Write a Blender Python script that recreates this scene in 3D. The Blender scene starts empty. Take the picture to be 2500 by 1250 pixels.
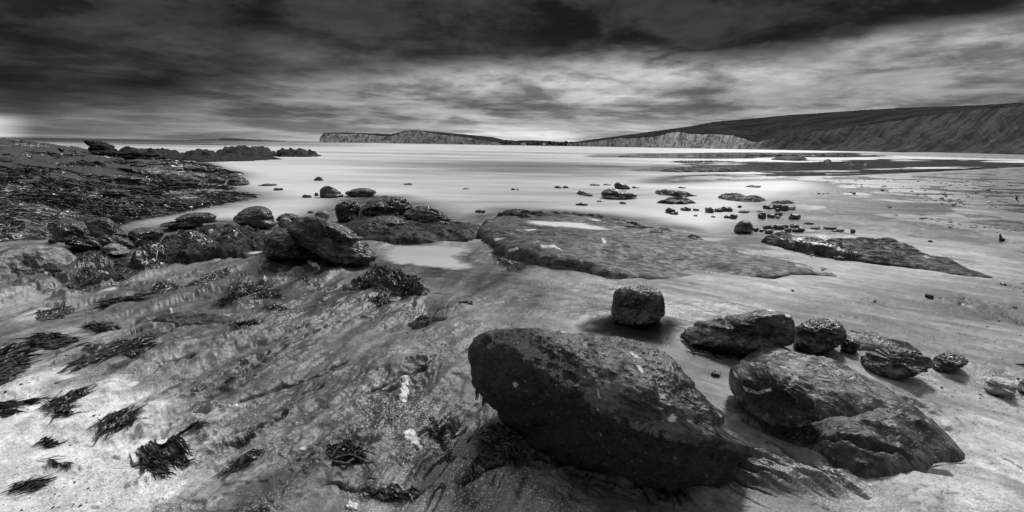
import bpy, bmesh, math, numpy as np
from mathutils import Matrix, Vector
sc = bpy.context.scene
COL = sc.collection
RAD = math.radians

# ------------------------------------------------------------------ camera
H = 1.5; F = 1250.0; CX, CY = 1250.0, 625.0
PITCH = math.atan(271 / 1250); ROLL = 0.0155
fw = np.array([0, math.cos(PITCH), -math.sin(PITCH)])
r0 = np.array([1.0, 0, 0]); u0 = np.array([0, math.sin(PITCH), math.cos(PITCH)])
RT = r0 * math.cos(ROLL) + u0 * math.sin(ROLL)
UP = u0 * math.cos(ROLL) - r0 * math.sin(ROLL)
CAM = np.array([0, 0, H])
cd = bpy.data.cameras.new("camera"); cam = bpy.data.objects.new("camera", cd); COL.objects.link(cam)
cd.sensor_width = 36; cd.lens = 18; cd.clip_start = 0.05; cd.clip_end = 60000
m = Matrix.Identity(4)
for i in range(3):
    m[i][0] = RT[i]; m[i][1] = UP[i]; m[i][2] = -fw[i]; m[i][3] = CAM[i]
cam.matrix_world = m
sc.camera = cam

# ------------------------------------------------------------------ node helper
class NT:
    def __init__(s, tree): s.t = tree; s.n = tree.nodes; s.l = tree.links; s.n.clear()
    def new(s, typ, **kw):
        n = s.n.new(typ)
        for k, v in kw.items(): setattr(n, k, v)
        return n
    def put(s, sock, v):
        if v is None: return
        if isinstance(v, bpy.types.NodeSocket): s.l.new(v, sock)
        elif isinstance(v, (tuple, list)): sock.default_value = v
        else: sock.default_value = v
    def math(s, op, a, b=None, c=None, clamp=False):
        n = s.new('ShaderNodeMath', operation=op, use_clamp=clamp)
        s.put(n.inputs[0], a); s.put(n.inputs[1], b); s.put(n.inputs[2], c)
        return n.outputs[0]
    def mr(s, v, a, b, c=0.0, d=1.0, smooth=True):
        n = s.new('ShaderNodeMapRange'); n.interpolation_type = 'SMOOTHSTEP' if smooth else 'LINEAR'
        s.put(n.inputs[0], v)
        for i, x in enumerate((a, b, c, d)): s.put(n.inputs[i + 1], x)
        return n.outputs[0]
    def mix(s, f, a, b):
        n = s.new('ShaderNodeMix', data_type='FLOAT'); n.clamp_factor = True
        s.put(n.inputs[0], f); s.put(n.inputs[2], a); s.put(n.inputs[3], b)
        return n.outputs[0]
    def noise(s, vec, scale, detail=4, rough=0.55, dist=0.0, lac=2.0):
        n = s.new('ShaderNodeTexNoise'); s.put(n.inputs['Vector'], vec)
        n.inputs['Scale'].default_value = scale; n.inputs['Detail'].default_value = detail
        n.inputs['Roughness'].default_value = rough; n.inputs['Distortion'].default_value = dist
        n.inputs['Lacunarity'].default_value = lac
        return n.outputs[0]
    def vor(s, vec, scale, feature='F1'):
        n = s.new('ShaderNodeTexVoronoi', feature=feature); s.put(n.inputs['Vector'], vec)
        n.inputs['Scale'].default_value = scale
        return n.outputs[0]
    def vmap(s, vec, scale=(1, 1, 1), loc=(0, 0, 0), rot=(0, 0, 0)):
        n = s.new('ShaderNodeMapping'); s.put(n.inputs[0], vec)
        n.inputs[1].default_value = loc; n.inputs[2].default_value = rot; n.inputs[3].default_value = scale
        return n.outputs[0]
    def xyz(s, x, y, z):
        n = s.new('ShaderNodeCombineXYZ'); s.put(n.inputs[0], x); s.put(n.inputs[1], y); s.put(n.inputs[2], z)
        return n.outputs[0]
    def curve(s, v, pts):
        n = s.new('ShaderNodeFloatCurve'); c = n.mapping.curves[0]
        c.points[0].location = pts[0]; c.points[1].location = pts[-1]
        for p in pts[1:-1]: c.points.new(*p)
        n.mapping.update(); s.put(n.inputs['Value'], v)
        return n.outputs[0]
    def attr(s, name):
        n = s.new('ShaderNodeAttribute', attribute_name=name); return n.outputs['Fac']

# ------------------------------------------------------------------ world: heavy overcast sky
SUN_EL, SUN_AZ = RAD(41), RAD(28)      # azimuth measured from +Y towards +X
w = bpy.data.worlds.new("World"); sc.world = w; w.use_nodes = True
N = NT(w.node_tree)
tc = N.new('ShaderNodeTexCoord').outputs['Generated']
sp = N.new('ShaderNodeSeparateXYZ'); N.put(sp.inputs[0], tc)
X, Y, Z = sp.outputs
el = N.math('MULTIPLY', N.math('ARCSINE', Z), 57.2958)
az = N.math('MULTIPLY', N.math('ARCTAN2', X, Y), 57.2958)
azn = N.mr(az, -50, 50, 0, 1, False)
den = N.math('ADD', N.math('MAXIMUM', Z, 0.0), 0.055)
pl = N.xyz(N.math('DIVIDE', X, den), N.math('DIVIDE', Y, den), 0.0)
n1 = N.noise(N.vmap(pl, (1, 1, 1), (3.1, 1.7, 0)), 0.42, 6, 0.52, 0.35)
lel = N.math('LOGARITHM', N.math('ADD', N.math('MAXIMUM', el, 0.0), 1.6), 2.71828)
q2 = N.xyz(N.math('MULTIPLY', az, 0.085), N.math('MULTIPLY', lel, 2.9), 1.3)
n2 = N.noise(q2, 1.05, 9, 0.60, 0.2)
n3 = N.noise(N.vmap(q2, (.45, .5, 1), (7.7, 2.2, 5)), 1.2, 6, 0.58, 0.15)
nb = N.noise(N.xyz(N.math('MULTIPLY', az, 0.055), N.math('MULTIPLY', el, 0.16), 4.3), 1.0, 5, 0.55, 0.3)
# elevation (deg) of the lower edge of the dark deck against azimuth
border = N.math('MULTIPLY', N.curve(azn, [(0, .10), (.05, .115), (.16, .165), (.23, .26), (.30, .35), (.40, .44), (.5, .475), (.60, .50), (.70, .48), (.775, .47), (.84, .50), (.90, .53), (1, .58)]), 18.0)
elp = N.math('ADD', el, N.math('MULTIPLY', N.math('SUBTRACT', nb, 0.5), 4.5))
elp = N.math('ADD', elp, N.math('MULTIPLY', N.math('SUBTRACT', n2, 0.5), 7.0))
dark = N.mr(N.math('SUBTRACT', elp, border), -0.9, 1.3)
# tone of the dark deck: mid grey around the middle left, near black on both sides
dt = N.curve(azn, [(0, .10), (.12, .12), (.22, .26), (.32, .80), (.42, .75), (.52, .30), (.60, .08), (.75, .08), (.9, .10), (1, .10)])
dfall = N.mr(el, 7.5, 12.0, 1.0, 0.12)
dtone = N.math('MULTIPLY', N.math('MULTIPLY', dt, dfall), N.mr(n3, 0.36, 0.64, 0.02, 0.17))
dtone = N.math('ADD', N.math('MULTIPLY', dtone, .75), N.mr(n2, 0.40, 0.60, 0.006, 0.030))
bt = N.mr(n2, 0.37, 0.60, 0.13, 0.43)
bt = N.math('MULTIPLY', bt, N.mr(n3, 0.34, 0.62, 0.62, 1.10))
side = N.mr(az, -36, 2, 0.36, .98)
bt = N.math('MULTIPLY', bt, side)
hz = N.mr(el, 0.0, 3.2, 1.0, 0.0)
bt = N.math('ADD', bt, N.math('MULTIPLY', N.math('MULTIPLY', hz, side), 0.16))
glow = N.math('MULTIPLY', N.mr(az, -45.5, -42.0, 1.0, 0.0), N.mr(el, 1.2, 2.0, 1.0, 0.0))
n4 = N.noise(N.vmap(q2, (1, 1.15, 1), (2.7, 9.2, 1)), 3.1, 6, 0.62, 0.1)
cl = N.mix(dark, N.math('MULTIPLY', bt, N.mr(n4, .38, .62, .88, 1.08)), N.math('MULTIPLY', dtone, N.mr(n4, .38, .62, .84, 1.08)))
cl = N.math('ADD', cl, N.math('MULTIPLY', glow, 0.42))
# above the frame the deck thins again in front; behind the camera it is dark
front = N.mr(Y, -0.25, 0.7, 0.0, 1.0)
hi = N.mix(front, 0.22, N.mr(n1, 0.36, 0.62, 0.5, 0.95))
cl = N.mix(N.mr(el, 19, 29), cl, hi)
cl = N.mix(N.mr(Y, -0.3, 0.1), N.math('MULTIPLY', cl, 0.8), cl)
sky = N.new('ShaderNodeTexSky', sky_type='NISHITA'); sky.sun_disc = False
sky.sun_elevation = SUN_EL; sky.sun_rotation = SUN_AZ
bw = N.new('ShaderNodeRGBToBW'); N.l.new(sky.outputs[0], bw.inputs[0])
skyv = N.math('MULTIPLY', bw.outputs[0], 0.0003)         # the little of the clear sky that gets through
cl = N.math('ADD', cl, skyv)
bg = N.new('ShaderNodeBackground'); N.put(bg.inputs[0], N.math('MULTIPLY', cl, 10.0)); bg.inputs[1].default_value = 0.1
wo = N.new('ShaderNodeOutputWorld'); N.l.new(bg.outputs[0], wo.inputs[0])

sd = bpy.data.lights.new("sun", 'SUN'); sd.energy = 1.5; sd.angle = RAD(10); sd.color = (1, 1, 1)
sun = bpy.data.objects.new("sun", sd); COL.objects.link(sun)
sdir = Vector((math.sin(SUN_AZ) * math.cos(SUN_EL), math.cos(SUN_AZ) * math.cos(SUN_EL), math.sin(SUN_EL)))
sun.rotation_euler = sdir.to_track_quat('Z', 'Y').to_euler()
sc.view_settings.view_transform = 'Standard'; sc.view_settings.look = 'None'
sc.view_settings.exposure = 0.5; sc.view_settings.gamma = 1; sc.view_settings.use_curve_mapping = False

# ------------------------------------------------------------------ maths
rng = np.random.default_rng(7)
PERM = rng.permutation(4096).astype(np.int64); PERM2 = np.concatenate([PERM, PERM])
VAL = rng.random(4096) * 2 - 1
def _h(ix, iy, iz=None):
    a = PERM2[(ix & 4095)] + (iy & 4095)
    a = PERM2[a & 4095]
    if iz is not None: a = PERM2[(a + (iz & 4095)) & 4095]
    return VAL[a]
def vn2(x, y):
    ix = np.floor(x).astype(np.int64); iy = np.floor(y).astype(np.int64)
    fx = x - ix; fy = y - iy
    fx = fx * fx * fx * (fx * (fx * 6 - 15) + 10); fy = fy * fy * fy * (fy * (fy * 6 - 15) + 10)
    a = _h(ix, iy); b = _h(ix + 1, iy); c = _h(ix, iy + 1); d = _h(ix + 1, iy + 1)
    return (a * (1 - fx) + b * fx) * (1 - fy) + (c * (1 - fx) + d * fx) * fy
def vn3(p):
    i = np.floor(p).astype(np.int64); f = p - i; f = f * f * f * (f * (f * 6 - 15) + 10)
    ix, iy, iz = i.T; fx, fy, fz = f.T
    def pl(z):
        a = _h(ix, iy, z); b = _h(ix + 1, iy, z); c = _h(ix, iy + 1, z); d = _h(ix + 1, iy + 1, z)
        return (a * (1 - fx) + b * fx) * (1 - fy) + (c * (1 - fx) + d * fx) * fy
    return pl(iz) * (1 - fz) + pl(iz + 1) * fz
def fbm2(x, y, o=5, g=0.5, s=0.0):
    r = 0; a = 1; t = 0; c, q = math.cos(0.6), math.sin(0.6)
    for k in range(o):
        r = r + a * vn2(x + s + k * 17.3, y - s + k * 9.1); t += a; a *= g
        x, y = (x * c - y * q) * 2.03, (x * q + y * c) * 2.03
    return r / t
def rid2(x, y, o=4, g=0.5, s=0.0):
    r = 0; a = 1; t = 0; c, q = math.cos(0.5), math.sin(0.5)
    for k in range(o):
        r = r + a * (1 - 2 * np.abs(vn2(x + s + k * 7.7, y + s + k * 3.1))); t += a; a *= g
        x, y = (x * c - y * q) * 2.1, (x * q + y * c) * 2.1
    return r / t
def fbm3(p, o=4, g=0.5, s=0.0):
    r = 0; a = 1; t = 0
    for k in range(o):
        r = r + a * vn3(p + s + k * 11.7); t += a; a *= g; p = p[:, [1, 2, 0]] * 2.03
    return r / t
def rid3(p, o=4, g=0.5, s=0.0):
    r = 0; a = 1; t = 0
    for k in range(o):
        r = r + a * (1 - 2 * np.abs(vn3(p + s + k * 5.3))); t += a; a *= g; p = p[:, [2, 0, 1]] * 2.1
    return r / t
def sstep(a, b, x):
    t = np.clip((x - a) / (b - a), 0, 1); return t * t * (3 - 2 * t)
def ray(u, v):
    u = np.asarray(u, float); v = np.asarray(v, float)
    return fw * F + (u - CX)[..., None] * RT - (v - CY)[..., None] * UP
def P(u, v, z=0.0):                     # point at height z that the photo shows at (u, v)
    d = ray(u, v); dz = np.minimum(d[..., 2], -0.35)
    t = (np.asarray(z) - H) / dz
    return CAM + d * t[..., None]
def proj(p):
    q = p - CAM; dp = q @ fw
    dps = np.where(dp > 0.05, dp, 0.05)
    return CX + F * (q @ RT) / dps, CY - F * (q @ UP) / dps, dp
def sdf(x, y, poly):                    # signed distance, positive inside
    poly = np.asarray(poly, float)[:, :2]; n = len(poly)
    d = np.full(x.shape, 1e18); ins = np.zeros(x.shape, bool)
    for i in range(n):
        ax, ay = poly[i]; bx, by = poly[(i + 1) % n]
        ex, ey = bx - ax, by - ay; wx, wy = x - ax, y - ay
        t = np.clip((wx * ex + wy * ey) / (ex * ex + ey * ey + 1e-12), 0, 1)
        d = np.minimum(d, (wx - ex * t) ** 2 + (wy - ey * t) ** 2)
        c = (ay > y) != (by > y)
        with np.errstate(divide='ignore', invalid='ignore'):
            c &= x < ex * (y - ay) / (ey if abs(ey) > 1e-12 else 1e-12) + ax
        ins ^= c
    return np.where(ins, 1, -1) * np.sqrt(d)
def smooth_poly(pts, k=2):
    pts = np.asarray(pts, float)
    for _ in range(k):
        nx = np.roll(pts, -1, 0)
        pts = np.stack([pts * .75 + nx * .25, pts * .25 + nx * .75], 1).reshape(-1, pts.shape[1])
    return pts
def WP(pts, z=0.0): # px polygon -> world polygon
    a = np.asarray(pts, float); return P(a[:, 0], a[:, 1], z)[:, :2]

# ------------------------------------------------------------------ object helpers
def tag(o, label=None, cat=None, group=None, kind=None):
    if label: o['label'] = label
    if cat: o['category'] = cat
    if group: o['group'] = group
    if kind: o['kind'] = kind
    return o
def mesh_obj(name, V, Fc, mat, parent=None, attrs=None, smooth=True, origin=None):
    V = np.asarray(V, np.float32)
    org = np.zeros(3) if origin is None else np.asarray(origin, float)
    V = V - org.astype(np.float32)
    me = bpy.data.meshes.new(name)
    Fc = np.asarray(Fc, np.int32); k = Fc.shape[1]; nf = len(Fc)
    me.vertices.add(len(V)); me.vertices.foreach_set('co', V.ravel())
    me.loops.add(nf * k); me.loops.foreach_set('vertex_index', Fc.ravel())
    me.polygons.add(nf); me.polygons.foreach_set('loop_start', np.arange(0, nf * k, k, dtype=np.int32))
    me.polygons.foreach_set('loop_total', np.full(nf, k, np.int32))
    if smooth: me.polygons.foreach_set('use_smooth', np.ones(nf, bool))
    for an, av in (attrs or {}).items():
        at = me.attributes.new(an, 'FLOAT', 'POINT'); at.data.foreach_set('value', np.asarray(av, np.float32))
    me.update(); me.validate()
    me.materials.append(mat)
    o = bpy.data.objects.new(name, me); COL.objects.link(o); o.location = org
    if parent is not None:
        o.parent = parent; o.location = org - np.array(parent.location)
    return o
def gridF(nr, nc):
    i = np.arange(nr - 1)[:, None] * nc + np.arange(nc - 1)[None]
    return np.stack([i, i + 1, i + nc + 1, i + nc], -1).reshape(-1, 4)

# ------------------------------------------------------------------ materials
def newmat(name):
    mt = bpy.data.materials.new(name); mt.use_nodes = True; return mt, NT(mt.node_tree)
def finish(N, col, rough, bump=None, bs=0.5, bd=0.01, spec=0.5, coat=0.0):
    b = N.new('ShaderNodeBsdfPrincipled')
    g = N.new('ShaderNodeCombineColor')
    for i in range(3): N.put(g.inputs[i], col)
    N.l.new(g.outputs[0], b.inputs['Base Color']); N.put(b.inputs['Roughness'], rough)
    N.put(b.inputs['Specular IOR Level'], spec)
    if coat: b.inputs['Coat Weight'].default_value = coat; b.inputs['Coat Roughness'].default_value = 0.25
    if bump is not None:
        bm = N.new('ShaderNodeBump'); bm.inputs['Strength'].default_value = bs; bm.inputs['Distance'].default_value = bd
        N.put(bm.inputs['Height'], bump); N.l.new(bm.outputs[0], b.inputs['Normal'])
    o = N.new('ShaderNodeOutputMaterial'); N.l.new(b.outputs[0], o.inputs[0]); return b, o
def obj_co(N): return N.new('ShaderNodeTexCoord').outputs['Object']

def ground_mat():
    mt, N = newmat('sand_and_bedrock'); co = obj_co(N)
    tone = N.attr('tone'); rk = N.attr('rock'); grit = N.attr('grit'); wet = N.attr('wet')
    a = N.noise(co, 9, 6, 0.6); b = N.noise(co, 60, 5, 0.65); c = N.noise(co, 220, 3, 0.6)
    m = N.math('MULTIPLY', N.mr(a, .35, .65, .80, 1.2), N.mr(b, .35, .65, .84, 1.18))
    m = N.math('MULTIPLY', m, N.mr(c, .3, .7, .80, 1.22))
    col = N.math('MULTIPLY', tone, m)
    sp1 = N.noise(co, 120, 3, 0.7); sp2 = N.noise(N.vmap(co, loc=(5, 3, 1)), 105, 3, 0.7)
    white = N.math('MULTIPLY', N.mr(sp1, .57, .62), grit); blk = N.math('MULTIPLY', N.mr(sp2, .585, .63), grit)
    col = N.mix(white, col, 0.85); col = N.mix(blk, col, 0.03)
    bump = N.math('ADD', N.math('MULTIPLY', b, 0.7), N.math('MULTIPLY', c, 0.3))
    bump = N.math('ADD', bump, N.math('MULTIPLY', a, 1.2))
    rough = N.mix(wet, N.mr(b, .3, .7, .40, .70), N.mr(b, .35, .65, .10, .26))
    finish(N, col, rough, bump, .65, 0.009, 0.5)
    return mt
def rock_mat(name, lo, hi, rough=(0.35, 0.6), alg=0.016, scale=1.0, bs=0.7, streak=(1, 1, 1), coat=0.0, spec=.42):
    mt, N = newmat(name); co = obj_co(N); cs = N.vmap(co, streak)
    a = N.noise(cs, 3.5 * scale, 6, 0.62, 0.4); b = N.noise(cs, 24 * scale, 6, 0.65); c = N.noise(co, 130 * scale, 3, 0.6)
    col = N.mr(N.math('ADD', N.math('MULTIPLY', a, .55), N.math('MULTIPLY', b, .45)), .40, .62, lo, hi)
    col = N.math('MULTIPLY', col, N.mr(c, .3, .7, .8, 1.2))
    bl = N.noise(N.vmap(cs, loc=(4, 4, 8)), 7 * scale, 6, .68, .5); col = N.math('MULTIPLY', col, N.mr(bl, .42, .56, .38, 1.15))
    pit = N.mr(N.noise(N.vmap(cs, loc=(2, 7, 1)), 11 * scale, 5, .7, 0.8), .34, .42)
    col = N.math('MULTIPLY', col, N.mr(pit, 0, 1, .55, 1, False))
    al = N.attr('algae_shade')
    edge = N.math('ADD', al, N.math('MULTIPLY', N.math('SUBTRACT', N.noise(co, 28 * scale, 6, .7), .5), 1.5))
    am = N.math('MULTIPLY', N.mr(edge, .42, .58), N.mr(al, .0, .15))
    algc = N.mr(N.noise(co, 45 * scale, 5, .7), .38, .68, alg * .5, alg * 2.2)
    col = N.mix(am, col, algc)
    sc_ = N.mr(N.noise(N.vmap(co, loc=(9, 1, 4)), 38 * scale, 3, .6), .67, .70)
    col = N.mix(N.math('MULTIPLY', sc_, .6), col, .6)
    col = N.mix(N.math('MULTIPLY', N.attr('glint'), N.mr(N.noise(co, 60 * scale, 4, .7), .40, .46)), col, .85)  # white marks: wet highlights painted into the rock colour
    bump = N.math('ADD', N.math('MULTIPLY', b, 1.0), N.math('MULTIPLY', c, .15))
    bump = N.math('ADD', bump, N.math('MULTIPLY', pit, .5))
    bump = N.math('ADD', bump, N.math('MULTIPLY', N.math('MULTIPLY', am, N.noise(co, 70 * scale, 4, .7)), 1.6))
    rg = N.mr(N.noise(N.vmap(co, loc=(3, 3, 3)), 9 * scale, 5, .6), .40, .60, rough[0], rough[1])
    finish(N, col, rg, bump, bs, 0.012 / scale, spec, coat)
    return mt
def weed_mat():
    mt, N = newmat('kelp'); co = obj_co(N)
    t = N.attr('shade')
    col = N.math('MULTIPLY', N.mr(t, 0, 1, .008, .045, False), N.mr(N.noise(co, 40, 3, .6), .3, .7, .6, 1.4))
    finish(N, col, N.mr(t, 0, 1, .28, .45, False), N.noise(co, 120, 2, .5), .4, .004, .5)
    return mt
def kelp_cover_mat():
    mt, N = newmat('wet_kelp_bed'); co = obj_co(N); t = N.attr('shade')
    col = N.math('MULTIPLY', N.math('ADD', .012, N.math('MULTIPLY', N.math('POWER', t, 2.2), .80)), N.mr(N.noise(co, 12, 3, .6), .3, .7, .5, 1.4))  # pale blades have wet glints painted into their colour
    finish(N, col, .34, N.noise(co, 60, 2, .5), .3, .004, .6)
    return mt
def water_mat(name='sea_water'):
    mt, N = newmat(name); co = obj_co(N)
    foam_sheen = N.attr('foam_sheen'); al = N.attr('alpha')
    far = N.vmap(co, (.05, .22, 1)); st = N.noise(far, 1.0, 5, .6, .3)
    near = N.noise(N.vmap(co, (.35, 1.6, 1)), 1.0, 5, .6, .3)
    f = N.math('ADD', foam_sheen, N.math('MULTIPLY', N.math('MULTIPLY', N.math('SUBTRACT', st, .5), N.math('SUBTRACT', 1.0, N.attr('mirror'))), .34))
    f = N.math('ADD', f, N.math('MULTIPLY', N.math('MULTIPLY', N.math('SUBTRACT', near, .5), N.math('SUBTRACT', 1.0, N.attr('mirror'))), .35), clamp=True)
    d = N.new('ShaderNodeBsdfDiffuse')
    g = N.new('ShaderNodeCombineColor'); c = N.mr(f, 0, 1, .02, .90, False)
    for i in range(3): N.put(g.inputs[i], c)
    N.l.new(g.outputs[0], d.inputs[0])
    gl = N.new('ShaderNodeBsdfGlossy'); gl.inputs['Color'].default_value = (1, 1, 1, 1)
    N.put(gl.inputs['Roughness'], N.mr(f, 0, .7, .06, .3))
    bm = N.new('ShaderNodeBump'); bm.inputs['Strength'].default_value = .25; bm.inputs['Distance'].default_value = .02
    N.put(bm.inputs['Height'], N.noise(N.vmap(co, (1.2, 5, 1)), 1.0, 3, .5)); N.l.new(bm.outputs[0], gl.inputs['Normal'])
    fr = N.new('ShaderNodeFresnel'); fr.inputs[0].default_value = 1.33
    fac = N.math('MAXIMUM', N.math('MULTIPLY', N.math('MINIMUM', fr.outputs[0], .42), N.mr(f, .2, 1.0, .75, .5)), N.math('MULTIPLY', fr.outputs[0], N.attr('mirror')))
    ms = N.new('ShaderNodeMixShader'); N.put(ms.inputs[0], fac); N.l.new(d.outputs[0], ms.inputs[1]); N.l.new(gl.outputs[0], ms.inputs[2])
    tr = N.new('ShaderNodeBsdfTransparent'); m2 = N.new('ShaderNodeMixShader'); N.put(m2.inputs[0], al)
    N.l.new(tr.outputs[0], m2.inputs[1]); N.l.new(ms.outputs[0], m2.inputs[2])
    o = N.new('ShaderNodeOutputMaterial'); N.l.new(m2.outputs[0], o.inputs[0])
    return mt
def plain_mat(name, lo, hi, scale=20, rough=.7):
    mt, N = newmat(name); co = obj_co(N); a = N.noise(co, scale, 5, .6)
    finish(N, N.mr(a, .35, .65, lo, hi), rough, a, .5, .01); return mt
M_GROUND = ground_mat()
M_GREY = rock_mat('wet_grey_sandstone', .035, .16, scale=1.1, spec=.36, bs=.65, rough=(.28, .55))
M_BIG = rock_mat('boulder_sandstone', .03, .13, spec=.45, bs=1.0, rough=(.22, .5), scale=1.5, streak=(.7, 1.2, 1.6), coat=0.0)
M_LIGHT = rock_mat('pale_sandstone', .2, .42)
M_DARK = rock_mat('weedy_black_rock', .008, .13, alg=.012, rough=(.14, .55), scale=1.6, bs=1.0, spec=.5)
M_FARROCK = rock_mat('far_wet_reef_rock', .008, .05, scale=.35, rough=(.6, .85), spec=.12, bs=1.0)
M_SLAB = rock_mat('bedrock_slab', .06, .17, scale=1.1, streak=(.5, 2.4, 1.5), rough=(.4, .7), spec=.2, bs=.7)
M_LEDGE = rock_mat('dark_tidal_ledge', .018, .085, scale=1.0, spec=.14, rough=(.45, .8), bs=1.0)
M_WHITE = rock_mat('white_flint', .35, .8)
M_WEED = weed_mat(); M_KBED = kelp_cover_mat(); M_WATER = water_mat()
M_GLARE_VEIN = plain_mat('glare_vein_white', .75, .95, 60, .5)
M_WOOD = plain_mat('black_driftwood', .012, .04, 30, .5)
M_WOODG = plain_mat('weathered_post', .04, .10, 30, .7)
M_GULL = plain_mat('gull_white', .5, .7, 30, .7)

# ------------------------------------------------------------------ ground heights
LAND = WP(smooth_poly([(-1400, 3000), (-1400, 361), (0, 364), (430, 388), (476, 393), (518, 414), (577, 428), (500, 440), (545, 466), (612, 480),
        (518, 501), (392, 526), (294, 541), (300, 566), (400, 556), (520, 549), (640, 560), (700, 556), (780, 552), (830, 520), (900, 480),
        (1000, 500), (1130, 545), (1190, 522), (1400, 520), (1600, 548), (1760, 590), (1850, 560), (1900, 520), (1985, 480), (2050, 455),
        (1960, 438), (1760, 440), (1660, 445), (1590, 446), (1700, 425), (2000, 432), (2300, 418), (2600, 402), (2600, 392), (2300, 384), (2050, 376),
        (2200, 372), (3400, 376), (3800, 3000)], 1))
REEF = WP(smooth_poly([(-1400, 640), (-1400, 362), (0, 364), (430, 388), (520, 414), (577, 428), (500, 445), (540, 466), (612, 480), (518, 501),
        (392, 526), (294, 541), (200, 575), (60, 600)], 1))
# low ribs and scarps in the bedrock: px polyline, height, width (m)
RIBS = [([(0, 770), (120, 715), (260, 660), (330, 640)], .04, .16), ([(60, 745), (200, 690), (330, 625)], .05, .10),
        ([(180, 760), (260, 720), (380, 728)], .06, .10), ([(500, 752), (560, 735), (680, 712)], .07, .10),
        ([(455, 690), (520, 670), (565, 655)], .045, .05), ([(90, 800), (150, 770), (185, 750)], .05, .08),
        ([(330, 1130), (390, 1090), (520, 1050)], .06, .09), ([(200, 905), (300, 850), (380, 835)], .05, .09),
        ([(560, 1130), (650, 1080), (690, 1030)], .03, .05), ([(0, 1000), (90, 965)], .03, .06),
        ([(700, 1250), (900, 1080), (1080, 900)], .035, .22), ([(300, 1250), (430, 1180), (560, 1120)], .05, .12),
        ([(1150, 640), (1250, 660), (1320, 655)], .03, .08), ([(640, 860), (900, 800), (1150, 770)], .03, .20),
        ([(1560, 1230), (1900, 1180), (2250, 1240)], .025, .08),
        ([(2050, 950), (2250, 1040), (2420, 1160)], .03, .07), ([(1650, 1150), (1900, 1150), (2120, 1200)], .03, .06)]
RIBS = [(WP(p), h, wd) for p, h, wd in RIBS]
PXT = lambda x, y: proj(np.stack([x, y, np.zeros_like(x)], -1))
POOLS = []      # (world polygon, level)
def pool_flat(x, y, z):
    for poly, lev in POOLS:
        x0, y0 = poly.min(0) - .5; x1, y1 = poly.max(0) + .5
        mk = (x > x0) & (x < x1) & (y > y0) & (y < y1)
        if not mk.any(): continue
        s = sdf(x[mk], y[mk], poly); t = sstep(-.10, .02, s)
        z[mk] = z[mk] * (1 - t) + (lev - .012) * t
    return z
def rot(x, y, dx, dy):
    n = math.hypot(dx, dy); dx /= n; dy /= n
    return x * dx + y * dy, -x * dy + y * dx
def joints(x, y, al, ac, bl, bc, ul):
    a = np.abs(fbm2(al * .8 + .3 * ac, ac * 4.5, 4, .6, 51)); b = np.abs(fbm2(bl * .8, bc * 4.5, 4, .6, 53))
    q = ul * a + (1 - ul) * b; gate = sstep(.0, .3, fbm2(x * 1.1, y * 1.1, 3, .5, 57))
    return sstep(.045, .0, q) * gate
CRK = [[(355, 1262), (470, 1190), (545, 1138)], [(250, 1250), (300, 1215), (360, 1185)], [(560, 1135), (640, 1088), (668, 1060), (692, 1025)], [(325, 1130), (345, 1085), (400, 1058), (470, 1046), (520, 1060)],
    [(300, 885), (420, 842), (560, 803), (640, 795)], [(600, 1010), (700, 965), (820, 915), (960, 868)], [(455, 694), (510, 676), (563, 655)], [(170, 768), (230, 742), (300, 722)], [(285, 780), (320, 762), (345, 752)],
    [(1120, 1215), (1200, 1175), (1290, 1150), (1400, 1165)], [(700, 1262), (850, 1240), (960, 1228)], [(1700, 1135), (1830, 1160), (1980, 1195), (2100, 1250)], [(2230, 1010), (2330, 1075), (2410, 1140), (2480, 1180)],
    [(1800, 1060), (1900, 1100), (2010, 1140), (2150, 1180), (2290, 1185)], [(800, 640), (880, 655), (980, 648)], [(560, 960), (680, 900), (800, 820), (960, 790)], [(60, 1010), (140, 975), (200, 940)],
    [(380, 945), (440, 915), (520, 890)], [(900, 1000), (1000, 960), (1100, 905)], [(840, 760), (960, 742), (1120, 735), (1280, 740)], [(20, 690), (110, 700), (200, 660), (330, 640), (400, 605)], [(150, 870), (300, 835), (420, 790)],
    [(1050, 1080), (1090, 1110), (1130, 1150)], [(960, 1140), (1040, 1120), (1100, 1085)], [(1880, 1130), (1960, 1170), (2060, 1240)], [(430, 1010), (560, 950), (640, 900)]]
CRK = [WP(p) for p in CRK]
def cracks(x, y, k=1.0):
    out = np.zeros_like(x)
    for j, pl in enumerate(CRK):
        x0, y0 = pl.min(0) - .35; x1, y1 = pl.max(0) + .35
        mk = (x > x0) & (x < x1) & (y > y0) & (y < y1)
        if not mk.any(): continue
        xm = x[mk]; ym = y[mk]; w_ = .09 * fbm2(xm * 4, ym * 4, 5, .65, 70 + j); w2 = .09 * fbm2(xm * 4, ym * 4, 5, .65, 90 + j); xm = xm + w_; ym = ym + w2
        dd = np.full(len(xm), 9.)
        for i in range(len(pl) - 1):
            ax, ay = pl[i]; ex, ey = pl[i + 1] - pl[i]; t = np.clip(((xm - ax) * ex + (ym - ay) * ey) / (ex * ex + ey * ey), 0, 1)
            dd = np.minimum(dd, np.hypot(xm - ax - ex * t, ym - ay - ey * t))
        wd = .018 * k * np.clip(.5 + 1.8 * fbm2(xm * 2.3, ym * 2.3, 3, .5, 75 + j), 0, 1.5) + .001
        out[mk] = np.maximum(out[mk], np.exp(-(dd / wd) ** 2) * sstep(.002, .008, wd))
    return out
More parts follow.
